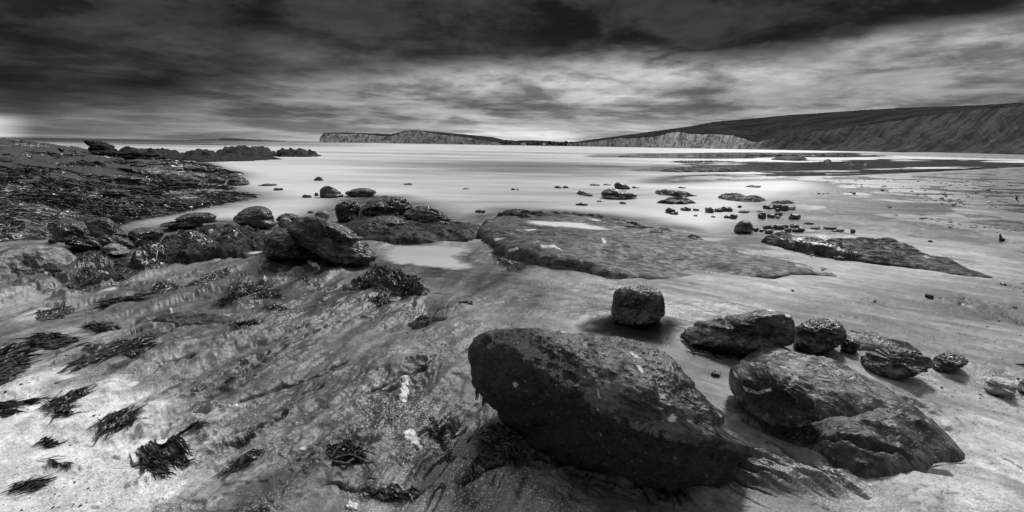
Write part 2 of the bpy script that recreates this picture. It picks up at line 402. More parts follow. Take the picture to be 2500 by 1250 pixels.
def ground_z(x, y, fine=True, pools=True):
    s = np.clip(sdf(x, y, LAND), -40, 400)
    z = np.where(s > 0, .10 * (1 - np.exp(-s / 1.2)), -.35 * (1 - np.exp(s / 3.0)))
    # left reef
    r = sdf(x, y, REEF); rr = np.clip(r, 0, None)
    lm = .35 + .65 * sstep(.62, 1.02, -x / np.maximum(y, .1))
    reef = 1.34 * (1 - np.exp(-rr / 7.0)) * lm
    d = np.hypot(x, y)
    lump = fbm2(x * .35, y * .35, 5, .55, 3) * .5
    z = z + reef * (1 + lump * .45) + sstep(0, 3, rr) * (.16 * rid2(x * .6, y * .6, 4, .5, 5) * np.clip(rr / 6, 0, 1))
    near = sstep(26, 12, d)
    # foreground undulation
    z = z + near * (.05 * fbm2(x * .55, y * .55, 3, .5, 9))
    al, ac = rot(x, y, .30, .97); bl, bc = rot(x, y, .80, -.60)
    ul = sstep(.35, -.15, x / np.maximum(y, .3))           # left streak field weight
    rk = rock_mask(x, y)
    sl = rid2(al * .9, ac * 4.2, 5, .55, 2); sr = rid2(bl * .9, bc * 4.0, 5, .55, 8)
    z = z + near * (ul * sl + (1 - ul) * sr) * (.005 + .010 * rk) * sstep(40, 8, d)
    # weathered bedding: low terraces and open joints
    tn = ul * fbm2(al * .7, ac * 2.6, 4, .55, 44) + (1 - ul) * fbm2(bl * .7, bc * 2.6, 4, .55, 46)
    tq = tn * 7; fr_ = tq - np.floor(tq)
    z = z + rk * sstep(14, 7, d) * .016 * (np.floor(tq) + sstep(.22, .78, fr_))
    z = z - sstep(14, 6, d) * (.15 + .85 * rk) * .032 * joints(x, y, al, ac, bl, bc, ul)
    z = z - .030 * cracks(x, y)
    for pl, h, wd in RIBS:
        x0, y0 = pl.min(0) - 1.; x1, y1 = pl.max(0) + 1.
        mk = (x > x0) & (x < x1) & (y > y0) & (y < y1)
        if not mk.any(): continue
        dd = np.full(mk.sum(), 9.); sg = np.zeros(mk.sum()); xm = x[mk]; ym = y[mk]
        wob = fbm2(xm * 5, ym * 5, 4, .6, 4) * wd * 2.2; xm = xm + wob; ym = ym + wob * .5
        for i in range(len(pl) - 1):
            ax, ay = pl[i]; ex, ey = pl[i + 1] - pl[i]
            t = np.clip(((xm - ax) * ex + (ym - ay) * ey) / (ex * ex + ey * ey), 0, 1)
            px_, py_ = xm - ax - ex * t, ym - ay - ey * t
            q = np.hypot(px_, py_); cr = (ex * py_ - ey * px_)
            up = q < dd; sg = np.where(up, np.sign(cr), sg); dd = np.minimum(dd, q)
        prof = np.where(sg > 0, np.exp(-(dd / (wd * 1.5)) ** 2), np.exp(-(dd / (wd * .7)) ** 2))
        z[mk] += .75 * h * prof * np.clip(.75 + 1.3 * fbm2(xm * 3.5, ym * 3.5, 4, .6, 1), 0, 1.4)
    # beach ripples by the central pool
    rp = np.exp(-(((x + .35) / .9) ** 2 + ((y - 6.9) / 1.6) ** 2))
    z = z + rp * .012 * np.sin((y * 1.0 + .25 * x + .35 * fbm2(x * 1.5, y * 1.5, 3)) * 26)
    # hollow in front of and under the big boulder
    z = z - .05 * np.exp(-(((x - .2) / .45) ** 2 + ((y - 2.35) / .35) ** 2))
    if fine:
        z = z + sstep(9, 4, d) * ((.004 + .007 * rk) * fbm2(x * 14, y * 14, 5, .62, 6) + .012 * rk * rid2(x * 5 + y, y * 7, 4, .6, 7))
        z = z + sstep(30, 6, d) * .036 * fbm2(x * 2.6, y * 2.6, 4, .6, 16) * (.3 + rk)
        z = z + sstep(0, 2, rr) * (.05 * rid2(x * 2.2, y * 2.2, 4, .6, 26) + sstep(14, 24, d) * .10 * rid2(x * .9 + y * .3, y * .9, 5, .6, 29))
        sq = x / 2.3 + y * .12 + 1.0 * fbm2(x * .35, y * .35, 4, .6, 95); sf = sq - np.floor(sq)
        z = z + sstep(.5, 3, rr) * (.06 + .26 * sstep(13, 22, d)) * 1.5 * ((1 - sf) * sstep(0, .12, sf) - .4)
    # far beach rises towards the cliffs on the right
    z = z + 2.0 * sstep(120, 900, x) * (s > 0)
    if pools: z = pool_flat(x, y, z)
    return z
def ell(u, v, cu, cv, ru, rv): return np.exp(-(((u - cu) / ru) ** 2 + ((v - cv) / rv) ** 2))
def rock_mask(x, y):                    # where bedrock, not sand, is bare
    u, v, _ = PXT(x, y)
    n = fbm2(x * .9, y * .9, 4, .55, 21) * .9
    m = 1.1 * ell(u, v, 560, 720, 420, 110) + 1.1 * ell(u, v, 850, 1050, 420, 190) + .7 * ell(u, v, 150, 680, 260, 70)
    m += .55 * ell(u, v, 350, 1100, 260, 120) + .4 * ell(u, v, 1150, 850, 200, 60) + .8 * ell(u, v, 1350, 1230, 400, 60) + .7 * ell(u, v, 2000, 1200, 300, 50) + .6 * ell(u, v, 450, 900, 300, 90)
    return sstep(.25, .75, m + n * .7)
def ground_attrs(x, y, z):
    u, v, dp = PXT(x, y); d = np.hypot(x, y)
    rk = rock_mask(x, y)
    al, ac = rot(x, y, .30, .97); bl, bc = rot(x, y, .80, -.60)
    ul = sstep(.35, -.15, x / np.maximum(y, .3))
    st = ul * fbm2(al * 3.2, ac * 9, 5, .65, 31) + (1 - ul) * fbm2(bl * 2.4, bc * 9, 5, .65, 33)
    big = fbm2(x * 1.1, y * 1.1, 5, .6, 40)
    tone = .18 + .06 * big
    tone = tone * (1 - rk) + rk * (.125 + .05 * big)
    st2 = ul * fbm2(al * .55, ac * 3.6, 5, .6, 35) + (1 - ul) * fbm2(bl * .55, bc * 3.6, 5, .6, 37)
    tone = tone * np.clip(1 + .85 * st, .3, 2.2) * np.clip(1 + 1.35 * st2, .4, 2.2) * (1 - .72 * cracks(x, y, 1.6))
    tone = tone * (1 - .55 * (.25 + .75 * rk) * joints(x, y, al, ac, bl, bc, ul) * sstep(14, 6, d))
    blot = ul * fbm2(al * 2.0, ac * 6, 5, .6, 43) + (1 - ul) * fbm2(bl * 2.0, bc * 6, 5, .6, 45); tone = tone * (1 - .5 * sstep(.15, .45, blot) * (.4 + .6 * rk)) * (1 + .6 * sstep(.15, .5, -blot) * rk)
    # lower-left glare and right-hand beach sheen painted into tone; paler lower right; darker elsewhere
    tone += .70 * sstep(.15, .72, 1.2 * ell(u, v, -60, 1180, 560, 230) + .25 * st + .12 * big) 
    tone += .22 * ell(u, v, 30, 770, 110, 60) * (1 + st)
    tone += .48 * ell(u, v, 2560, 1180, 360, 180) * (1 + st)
    tone += .28 * ell(u, v, 1830, 545, 260, 34) - .07 * ell(u, v, 1555, 812, 80, 28)  # also the cube rock's dark reflection, painted into tone
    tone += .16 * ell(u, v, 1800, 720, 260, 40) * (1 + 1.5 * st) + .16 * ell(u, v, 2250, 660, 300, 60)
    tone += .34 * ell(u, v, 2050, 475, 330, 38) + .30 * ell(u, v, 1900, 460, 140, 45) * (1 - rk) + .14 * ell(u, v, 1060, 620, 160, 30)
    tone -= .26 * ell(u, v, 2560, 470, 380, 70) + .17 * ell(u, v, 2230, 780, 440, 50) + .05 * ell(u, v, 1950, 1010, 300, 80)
    tone -= .10 * ell(u, v, 1260, 1080, 170, 80) + .05 * ell(u, v, 1150, 745, 400, 60)  # boulder foot darkened: its shade and weed painted in
    r = sdf(x, y, REEF); rf = sstep(0, 1.0, r)
    tone = tone * (1 - rf) + rf * (.045 + .04 * big) * (1 - .6 * sstep(12, 20, d))
    gm = sstep(.12, .5, fbm2(x * 2.1, y * 2.1, 5, .6, 55) + .25 * ell(u, v, 900, 1000, 500, 200)) * sstep(9, 5, d)
    wetk = 1 - sstep(0, 1, r); gm *= (1 - sstep(.0, .6, r)); gm = np.clip(gm * (.85), 0, 1)
    wet = sstep(.1, .5, fbm2(x * .8, y * .8, 4, .5, 61) + .55 * ell(u, v, 1560, 800, 260, 80) + .6 * ell(u, v, 2000, 560, 700, 120) + .3 * ell(u, v, 1100, 650, 250, 80))
    wet = np.clip(wet + sstep(.06, .0, z) + .75 * rk, 0, 1) * wetk
    tone = tone * (1 + .18 * fbm2(x * 22, y * 22, 4, .7, 63) * sstep(12, 5, d))
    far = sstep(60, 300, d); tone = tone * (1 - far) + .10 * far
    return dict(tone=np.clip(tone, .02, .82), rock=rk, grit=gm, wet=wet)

# ------------------------------------------------------------------ slabs (bedrock outcrops seen from above)
SLABS = []
def slab_prof(S, x, y):
    s = sdf(x + S['wob'] * fbm2(x / S['ws'], y / S['ws'], 4, .55, S['seed']), y + S['wob'] * fbm2(x / S['ws'], y / S['ws'], 4, .55, S['seed'] + 9), S['poly'])
    e = S['edge']; h = S['h']
    si = np.clip(s, 0, None)
    # taper: cx,cy direction in which the slab dives under the sand
    tp = 1.0
    if S['dip'] is not None:
        a, b = S['dip']; q = ((x - a[0]) * (b[0] - a[0]) + (y - a[1]) * (b[1] - a[1])) / ((b[0] - a[0]) ** 2 + (b[1] - a[1]) ** 2)
        tp = 1 - .85 * np.clip(q, 0, 1)
    pr = (1 - np.exp(-(si / e) ** .8)) * h * tp
    xr, yr = rot(x, y, *S['dirn'])
    n = rid2(xr / S['ns'] * .45, yr / S['ns'] * 1.7, 5, .55, S['seed']) * S['rough'] + fbm2(x / S['ns'] * 3, y / S['ns'] * 3, 4, .6, S['seed']) * S['rough'] * .4
    pr = pr + n * sstep(0, e * 2, si) * h * tp
    if S.get('saw'):
        A, L = S['saw']; q = xr / L + .9 * fbm2(x / L * .8, y / L * .8, 4, .6, S['seed']) + yr / L * .35; f = q - np.floor(q)
        pr = pr * (1 - A) + h * A * tp * (1 - f) * sstep(0, .10, f) * sstep(0, e * 2, si) * (1 + .5 * fbm2(x * 1.3, y * 1.3, 3, .5, 3))
    pr = pr - S['sink'] * h * np.clip(.35 + 1.6 * fbm2(x / S['ns'] * .9, y / S['ns'] * .9, 4, .6, S['seed'] + 4), 0, 1.6)
    pr = np.where(s < 0, np.maximum(s * 1.6, -.18), pr)
    return pr, s
def ground_raw(x, y): return ground_z(x, y, False, False)
def slab_z(S, x, y, pools=True):
    pr, s = slab_prof(S, x, y); z = np.maximum(ground_raw(x, y), -.03) + pr + .004
    if pools: z = pool_flat(x, y, z)
    return z, s
def add_slab(name, pts, h, mat, label, cat='rock slab', zt=None, edge=.06, rough=.25, ns=.5, wob=.06, ws=.4, dirn=(.83, -.55), dip=None, group=None, paint=None, res=None, sm=1, saw=None, sink=.28, glints=None):
    pts = smooth_poly(pts, sm); vm = pts[:, 1].mean(); v0, v1 = pts[:, 1].min(), pts[:, 1].max()
    zz = .08 + h * .8 * np.clip((v1 - pts[:, 1]) / (v1 - v0), 0, 1)
    base = P(pts[:, 0], pts[:, 1], zz if zt is None else zt * np.ones(len(pts)))[:, :2]
    if dip: dip = (P(*dip[0])[:2], P(*dip[1])[:2])
    S = dict(name=name, poly=base, h=h, edge=edge, rough=rough, ns=ns, wob=wob, ws=ws, dirn=dirn, dip=dip, seed=len(SLABS) * 3.7 + 1, mat=mat,
             label=label, cat=cat, group=group, paint=paint, px=pts, res=res, saw=saw, sink=sink, glints=glints)
    SLABS.append(S); return S
def build_slab(S):
    x0, y0 = S['poly'].min(0) - .12 - S['wob'] * 1.5; x1, y1 = S['poly'].max(0) + .12 + S['wob'] * 1.5
    du = np.ptp(S['px'][:, 0]); dv = np.ptp(S['px'][:, 1])
    nx = int(np.clip(du * .8, 40, 760)); ny = int(np.clip(dv * 3.2, 50, 560))
    gx, gy = np.meshgrid(np.linspace(x0, x1, nx), np.linspace(y0, y1, ny))
    x = gx.ravel(); y = gy.ravel(); z, s = slab_z(S, x, y)
    d = np.hypot(x, y)
    z = z + np.where(s > 0, sstep(10, 3, d) * .006 * fbm2(x * 22, y * 22, 4, .6, S['seed']), 0)
    Fc = gridF(ny, nx); ok = s > -.13; keep = ok[Fc].all(1)
    Fc = Fc[keep]; us = np.unique(Fc); mp = np.full(len(x), -1); mp[us] = np.arange(len(us))
    V = np.stack([x, y, z], 1)[us]; Fc = mp[Fc]
    alg = np.zeros(len(us))
    if S['paint']:
        pu, pv, _ = proj(V)
        for pg, val, sf in S['paint']:
            alg = np.maximum(alg, val * sstep(-sf, sf, sdf(pu, pv, pg)))
    fl = np.zeros(len(us))
    if S['glints']:
        pu, pv, _ = proj(V)
        for pg in S['glints']: fl = np.maximum(fl, sstep(-1.5, .5, sdf(pu, pv, pg)))
    c = S['poly'].mean(0)
    o = mesh_obj(S['name'], V, Fc, S['mat'], attrs=dict(algae_shade=alg, glint=fl), origin=(c[0], c[1], 0))
    tag(o, S['label'], S['cat'], S['group']); return o

# ------------------------------------------------------------------ boulders: solid shapes fitted to their outlines
ICO = {}
def ico(k):
    if k not in ICO:
        bm = bmesh.new(); bmesh.ops.create_icosphere(bm, subdivisions=k, radius=1)
        bm.verts.ensure_lookup_table()
        ICO[k] = (np.array([v.co[:] for v in bm.verts]), np.array([[v.index for v in f.verts] for f in bm.faces])); bm.free()
    return ICO[k]
RC = [0]
def boulder(name, outline, mat, label, cat='boulder', group=None, zg=None, depth=.9, yaw=0, e=2.6, rough=.11, fine=.045, lumps=2.2, paint=None,
            k=None, base_v=None, flat=0.0, strat=0.0, pale=None, tilt=0.0, fit=True, under=True, glints=None):
    RC[0] += 1; r_ = np.random.default_rng(100 + RC[0])
    ol = np.asarray(outline, float)
    if len(ol) == 2:                       # box -> lumpy outline
        (a, b), (c, d) = ol; cu, cv, ru, rv = (a + c) / 2, (b + d) / 2, (c - a) / 2, (d - b) / 2
        th = np.linspace(0, 2 * np.pi, 26, endpoint=False); ct, st = np.cos(th), np.sin(th)
        ee = r_.uniform(.70, .95); skew = r_.uniform(-.3, .3)
        uu = np.sign(ct) * np.abs(ct) ** ee; vv = -np.sign(st) * np.abs(st) ** ee
        uu = uu + skew * np.clip(-vv, 0, 1) * (1 - np.abs(uu)) ; jit = 1 + .09 * np.sin(th * 2 + r_.uniform(0, 6)) + .06 * np.sin(th * 3 + r_.uniform(0, 6)) + .04 * np.sin(th * 5 + r_.uniform(0, 6))
        vv = np.where(vv > 0, vv * .9, vv)
        vv = vv + r_.uniform(-.25, .25) * uu * (vv < 0) + .16 * np.sin(uu * r_.uniform(3, 7) + r_.uniform(0, 6)) * (vv < 0)
        ol = np.stack([cu + uu * ru * jit, cv + vv * rv * np.where(vv < 0, jit, 1)], 1)
    else: ol = smooth_poly(ol, 2)
    u0_, u1_ = ol[:, 0].min(), ol[:, 0].max(); v0_, v1_ = ol[:, 1].min(), ol[:, 1].max()
    cu, cv = (u0_ + u1_) / 2, (v0_ + v1_) / 2
    ub = ol[ol[:, 1] > v1_ - .12 * (v1_ - v0_), 0].mean() if base_v is None else cu
    vb = v1_ if base_v is None else base_v
    g = .05 if zg is None else zg
    for _ in range(4):
        c0 = P(ub, vb, g)
        if zg is None: g = max(float(ground_z(np.array([c0[0]]), np.array([c0[1]]), False)[0]), -.015)
    d0 = np.hypot(c0[0], c0[1]); hdir = np.array([c0[0], c0[1], 0]) / d0; side = np.array([hdir[1], -hdir[0], 0])
    dep = (c0 - CAM) @ fw; hw = (u1_ - u0_) / 2 / F * dep
    el_ = math.atan2(H - g, d0)
    hh = max((v1_ - v0_) / F * dep / math.cos(el_) , .01)
    dd = hw * depth
    dd = min(dd, max((v1_ - v0_) / F * dep / max(math.sin(el_), .08) * .5, .25 * hw))
    hb = max((hh - dd * math.sin(el_) * 1.0), hh * .35) / 2 * 1.25
    if k is None:
        px = u1_ - u0_; k = 4 if px < 14 else 5 if px < 50 else 6 if px < 120 else 7
    D, Fc = ico(k)
    Q = D / (np.abs(D) ** e).sum(1, keepdims=True) ** (1 / e)
    # random smooth facets
    for _ in range(7):
        n = r_.normal(size=3); n /= np.linalg.norm(n); n[2] *= .7
        c_ = r_.uniform(.62, .95); t = Q @ n; o_ = np.clip(t - c_, 0, None); Q = Q - .75 * o_[:, None] * n
    sd_ = r_.uniform(0, 50)
    nz = fbm3(Q * lumps * .6, 3, .5, sd_) * rough * 1.6 + rid3(Q * lumps * 1.7, 4, .55, sd_) * rough * .55
    if strat: nz = nz + strat * np.sin((Q[:, 2] + .35 * Q[:, 0]) * 16 + 3 * fbm3(Q * 1.5, 2, .5, sd_))
    Q = Q + D * nz[:, None]
    if under: Q[:, :2] *= (1 + (.75 if k > 5 else .3) * np.clip(-Q[:, 2:3], 0, 1) ** 1.2)
    yw = RAD(yaw); cy_, sy_ = math.cos(yw), math.sin(yw)
    S3 = Q * np.array([hw, dd, hb]); S3[:, 2] += tilt * S3[:, 0]
    a_ = S3[:, 0] * cy_ - S3[:, 1] * sy_; b_ = S3[:, 0] * sy_ + S3[:, 1] * cy_
    cen = c0 + hdir * dd * .8 + np.array([0, 0, hb * .45])
    V = cen + a_[:, None] * side + b_[:, None] * hdir + np.array([0, 0, 1.0]) * S3[:, 2:3]
    if fit:
        ccu, ccv = ol.mean(0)
        ang = np.arctan2(ol[:, 1] - ccv, ol[:, 0] - ccu); dens = []
        nb_ = 120; bins = np.linspace(-np.pi, np.pi, nb_, endpoint=False)
        # radius of outline along each angle
        Rt = np.zeros(nb_)
        nx_ = np.roll(ol, -1, 0)
        for i, t in enumerate(bins):
            dx, dy = math.cos(t), math.sin(t)
            ex = nx_[:, 0] - ol[:, 0]; ey = nx_[:, 1] - ol[:, 1]; wx = ol[:, 0] - ccu; wy = ol[:, 1] - ccv
            dt_ = dx * ey - dy * ex; dt_ = np.where(np.abs(dt_) < 1e-9, 1e-9, dt_)
            tt = (wx * ey - wy * ex) / dt_; ss = (wx * dy - wy * dx) / dt_
            hit = (tt > 0) & (ss >= -1e-6) & (ss <= 1 + 1e-6); Rt[i] = tt[hit].max() if hit.any() else 1
        for it in range(5):
            pu, pv, pd = proj(V); 
            if it == 0:
                V = V + ((ccu - (pu.max() + pu.min()) / 2) / F * dep) * RT - (((v0_ + v1_) / 2 - (pv.max() + pv.min()) / 2) / F * dep) * np.array([0, 0, 1.0]); continue
            th = np.arctan2(pv - ccv, pu - ccu); r = np.hypot(pu - ccu, pv - ccv)
            bi = (np.floor((th + np.pi) / (2 * np.pi) * nb_ + .5).astype(int)) % nb_
            mx = np.zeros(nb_); np.maximum.at(mx, bi, r); mx[mx == 0] = mx.max()
            mx = np.maximum.reduce([mx, np.roll(mx, 1) * .985, np.roll(mx, -1) * .985])
            ratio = np.clip(Rt / mx, .4, 2.5); ratio = (np.roll(ratio, 1) + 2 * ratio + np.roll(ratio, -1)) / 4
            ti = (th + np.pi) / (2 * np.pi) * nb_; i0 = np.floor(ti).astype(int) % nb_; f_ = ti - np.floor(ti)
            q = ratio[i0] * (1 - f_) + ratio[(i0 + 1) % nb_] * f_
            w_ = sstep(0, .5 * Rt.mean(), r); q = 1 + (q - 1) * w_
            nu = ccu + (pu - ccu) * q; nv = ccv + (pv - ccv) * q
            dr = fw * F + (nu - CX)[:, None] * RT - (nv - CY)[:, None] * UP
            V = CAM + dr * (pd / F)[:, None]
    # fine surface relief along the normals
    c3 = V.mean(0); nr = V - c3; nr /= np.linalg.norm(nr, axis=1, keepdims=True) + 1e-9
    sz = hw
    V = V + nr * (sz * fine * (rid3(V / sz * 3.2, 5, .62, sd_ + 3) * .8 + fbm3(V / sz * 9, 4, .65, sd_ + 5) * .7))[:, None]
    alg = np.zeros(len(V))
    if paint:
        pu, pv, _ = proj(V)
        for pg, val, sf in paint:
            alg = np.maximum(alg, val * sstep(-sf, sf, sdf(pu, pv, pg)))
    fl = np.zeros(len(V))
    if glints:
        pu, pv, _ = proj(V)
        for pg in glints: fl = np.maximum(fl, sstep(-1.5, .5, sdf(pu, pv, pg)))
    o = mesh_obj(name, V, Fc, mat, attrs=dict(algae_shade=alg, glint=fl), origin=(c3[0], c3[1], g))
    tag(o, label, cat, group)
    return o, V, g

# ------------------------------------------------------------------ ribbons (seaweed)
def ribbons(cs, dirs, lens, wids, rr, lift, nseg=6, curl=.8, follow=None, shade=None, gnoise=.35):
    n = len(cs); t = np.linspace(0, 1, nseg + 1)
    ang = np.arctan2(dirs[:, 1], dirs[:, 0]); cur = rr.normal(0, curl, n)
    A = ang[:, None] + cur[:, None] * t[None] + gnoise * np.sin(t[None] * rr.uniform(3, 9, n)[:, None] + rr.uniform(0, 6, n)[:, None])
    st = lens[:, None] / nseg
    dx = np.cos(A) * st; dy = np.sin(A) * st
    x = cs[:, 0:1] + np.cumsum(dx, 1) - dx[:, :1]; y = cs[:, 1:2] + np.cumsum(dy, 1) - dy[:, :1]
    g = follow(x.ravel(), y.ravel()).reshape(x.shape) if follow is not None else np.repeat(cs[:, 2:3], nseg + 1, 1)
    z = g + .004 + lift[:, None] * (np.sin(t[None] * np.pi * rr.uniform(.6, 1.4, n)[:, None]) ** 2 + .15)
    wd = wids[:, None] * np.sin(np.clip(t[None] * .93 + .07, 0, 1) * np.pi) ** .6 * .5
    tw = rr.uniform(-.9, .9, n)[:, None] + t[None] * rr.normal(0, 1.2, n)[:, None]
    nx = -np.sin(A) * wd * np.cos(tw); ny = np.cos(A) * wd * np.cos(tw); nz = wd * np.sin(tw)
    z = z + np.abs(nz)
    L = np.stack([x + nx, y + ny, z + nz], -1); R = np.stack([x - nx, y - ny, z - nz], -1)
    V = np.stack([L, R], 2).reshape(-1, 3)            # n, seg+1, 2
    b = np.arange(n)[:, None] * (nseg + 1) * 2 + np.arange(nseg)[None] * 2
    Fc = np.stack([b, b + 1, b + 3, b + 2], -1).reshape(-1, 4)
    sh = np.repeat(rr.random(n) if shade is None else shade, (nseg + 1) * 2)
    return V, Fc, sh
WC = [0]
def surf(x, y):
    z = ground_z(x, y, True)
    for S in SLABS:
        x0, y0 = S['poly'].min(0); x1, y1 = S['poly'].max(0)
        mk = (x > x0) & (x < x1) & (y > y0) & (y < y1)
        if mk.any():
            zz, s = slab_z(S, x[mk], y[mk]); z[mk] = np.maximum(z[mk], np.where(s > 0, zz, -9))
    return z
def weed_clump(outline, pdir, n, label, length=.12, width=.0075, lift=.007, curl=.4, name='seaweed_clump', spread=.30, group='dark seaweed clumps on the foreground rock', zoff=0.0, mat_=True):
    """outline in px, pdir = direction of the fronds in px"""
    WC[0] += 1; rr = np.random.default_rng(500 + WC[0])
    ol = np.asarray(outline, float)
    if len(ol) == 2: (a, b), (c, d) = ol; ol = np.array([(a, (b + d) / 2), ((a * 2 + c) / 3, b), ((a + 2 * c) / 3, b + .1 * (d - b)), (c, (b + d) / 2), ((a + 2 * c) / 3, d), ((2 * a + c) / 3, d - .1 * (d - b))])
    ol = smooth_poly(ol, 2)
    u0_, v0_ = ol.min(0); u1_, v1_ = ol.max(0)
    U = rr.uniform(u0_, u1_, n * 4); Vv = rr.uniform(v0_, v1_, n * 4)
    du_ = max(u1_ - u0_, 20); ok = (sdf(U, Vv, ol) + .10 * du_ * fbm2(U / du_ * 5, Vv / du_ * 12, 4, .6, WC[0]) > 0) & (fbm2(U / du_ * 6, Vv / du_ * 16, 3, .6, WC[0] + 30) > -.18); U = U[ok][:n]; Vv = Vv[ok][:n]
    p = P(U, Vv, .1 + zoff); q = P(U + pdir[0] * 8, Vv + pdir[1] * 8, .1 + zoff); dv = q - p
    a = np.arctan2(dv[:, 1], dv[:, 0]) + rr.normal(0, spread, len(U)); dirs = np.stack([np.cos(a), np.sin(a)], 1)
    ln = rr.lognormal(-.1, .45, len(U)) * length; wd = rr.uniform(.6, 1.5, len(U)) * width
    # recentre so ribbons are mid-anchored
    p[:, :2] -= dirs * ln[:, None] * .5
    V, Fc, sh = ribbons(p, dirs, ln, wd, rr, rr.uniform(.2, 1, len(U)) * lift, 7, curl, surf, gnoise=.2)
    V[:, 2] += zoff
    if mat_ and n > 20:
        ng = 90; pw = np.array([P(a, b, .1 + zoff)[:2] for a, b in ol]); x0, y0 = pw.min(0) - .03; x1, y1 = pw.max(0) + .03
        gx, gy = np.meshgrid(np.linspace(x0, x1, ng), np.linspace(y0, y1, ng)); gx = gx.ravel(); gy = gy.ravel(); wS = min(x1 - x0, y1 - y0)
        dr_ = dirs.mean(0); ga, gb = rot(gx, gy, *dr_); ss = sdf(gx, gy, pw) + .30 * wS * fbm2(ga * 2.5 / wS, gb * 8 / wS, 5, .65, WC[0] * 3.1) - .07 * wS
        z_ = surf(gx, gy) + zoff * .2 + .002 + .010 * sstep(0, .03, ss) * (1 + .9 * fbm2(ga * 30, gb * 70, 3, .6, 2))
        f2 = gridF(ng, ng); f2 = f2[(ss > 0)[f2].all(1)]; us = np.unique(f2); mp = np.full(ng * ng, -1); mp[us] = np.arange(len(us))
        if len(us): Fc = np.concatenate([Fc, mp[f2] + len(V)]); V = np.concatenate([V, np.stack([gx, gy, z_], 1)[us]]); sh = np.concatenate([sh, np.clip(.3 + .8 * fbm2(ga * 20, gb * 50, 3)[us], 0, 1)])
    c = V.mean(0)
    o = mesh_obj(name, V, Fc, M_WEED, attrs=dict(shade=sh), origin=(c[0], c[1], V[:, 2].min()))
    return tag(o, label, 'seaweed', group)

# ================================================================== DEFINITIONS OF SLABS AND POOLS
add_slab('rock_slab', [(1190, 585), (1180, 562), (1186, 525), (1230, 508), (1300, 514), (1420, 522), (1500, 532), (1600, 556), (1690, 572), (1760, 600),
    (1850, 617), (1930, 640), (1990, 663), (2035, 684), (1960, 680), (1850, 690), (1760, 668), (1640, 680), (1500, 683), (1430, 665), (1340, 655), (1250, 640), (1215, 620)],
    .15, M_SLAB, 'long low grey slab with white rain pools, diving into the sand at the middle of the beach', edge=.05, rough=.26, ns=.9, wob=.20, ws=.6, sink=.45, glints=[[(1320, 598), (1340, 600), (1352, 597), (1374, 612), (1354, 604), (1324, 604)], [(1240, 610), (1262, 604), (1266, 608), (1244, 614)], [(1470, 580), (1480, 588), (1476, 594), (1470, 588)], [(1280, 560), (1308, 560), (1290, 564)], [(1205, 582), (1236, 580), (1210, 588)]],
    dip=((1400, 600), (2040, 690)))
add_slab('rock_slab', [(1186, 524), (1240, 509), (1330, 515), (1440, 523), (1540, 538), (1640, 558), (1750, 590), (1700, 594), (1600, 574), (1500, 556), (1420, 536), (1300, 532), (1230, 540)],
    .11, M_LEDGE, 'thin broken dark ledge along the far edge of the middle slab, behind its pools', edge=.08, rough=.9, ns=.5, wob=.12, ws=.5, zt=.16)
add_slab('rock_slab', [(1850, 572), (1900, 562), (1970, 582), (2060, 583), (2150, 582), (2220, 600), (2300, 622), (2400, 668), (2440, 684), (2380, 680), (2250, 657), (2130, 640), (2050, 627), (1960, 612), (1890, 592)],
    .13, M_LEDGE, 'narrow dark ledge slanting down the right-hand sand to a point', edge=.05, rough=.6, ns=.5, wob=.08, dip=((2000, 600), (2440, 684)))
add_slab('rock_slab', [(-80, 640), (0, 606), (40, 595), (100, 592), (160, 597), (192, 622), (160, 650), (60, 672), (-80, 690)],
    .16, M_LIGHT, 'pale smooth rock slab at the left edge in front of the kelp bed', edge=.10, rough=.35, ns=.5, dirn=(.3, .97))
add_slab('rock_slab', [(395, 606), (470, 562), (520, 550), (640, 562), (665, 600), (620, 628), (500, 640), (400, 640), (330, 662), (300, 652)],
    .12, M_LEDGE, 'broken dark ledge between the rounded black rocks and the inlet', edge=.04, rough=.9, ns=.35, dirn=(.3, .97), wob=.10)
add_slab('rock_slab', [(360, 790), (420, 765), (480, 752), (540, 765), (572, 785), (540, 802), (440, 812), (370, 806)],
    .055, M_SLAB, 'small lens-shaped slab with a white vein among the foreground seaweed', edge=.05, rough=.25, ns=.3, dirn=(.3, .97), wob=.03, ws=.2)
add_slab('rock_slab', [(830, 570), (850, 510), (900, 490), (1000, 490), (1080, 530), (1130, 550), (1190, 560), (1170, 590), (1060, 594), (960, 600), (900, 590)],
    .10, M_LEDGE, 'low grey rock shelf under the knobbly black island at the water edge', edge=.10, rough=.6, ns=.5, wob=.10, dirn=(.83, -.55))
add_slab('rock_slab', [(970, 1250), (990, 1240), (1040, 1234), (1090, 1238), (1130, 1262), (1100, 1300), (980, 1300)],
    .05, M_GREY, 'dark rock lump cut by the bottom edge of the picture', edge=.03, rough=.6, ns=.2, wob=.03, ws=.15)
add_slab('rock_slab', [(1745, 470), (1760, 463), (1830, 468), (1880, 478), (1860, 488), (1800, 486)],
    .16, M_LEDGE, 'flat dark ledge at the edge of the shallows, left of the pointed lens-shaped one', edge=.15, rough=.7, ns=.8, wob=.15, dirn=(1, -.1))
add_slab('rock_slab', [(1876, 484), (1900, 475), (1925, 477), (1945, 488), (1910, 491)],
    .16, M_LEDGE, 'small pointed lens-shaped ledge on wet sand beyond the pebbles', edge=.2, rough=.3, ns=.8, wob=.08, dirn=(1, -.1))
add_slab('rock_slab', [(1588, 462), (1610, 455), (1650, 460), (1700, 468), (1690, 476), (1630, 472)],
    .12, M_LEDGE, 'ragged ledge awash in the shallows, the farther one of a pair', edge=.15, rough=.9, ns=.6, wob=.25, dirn=(1, -.1))
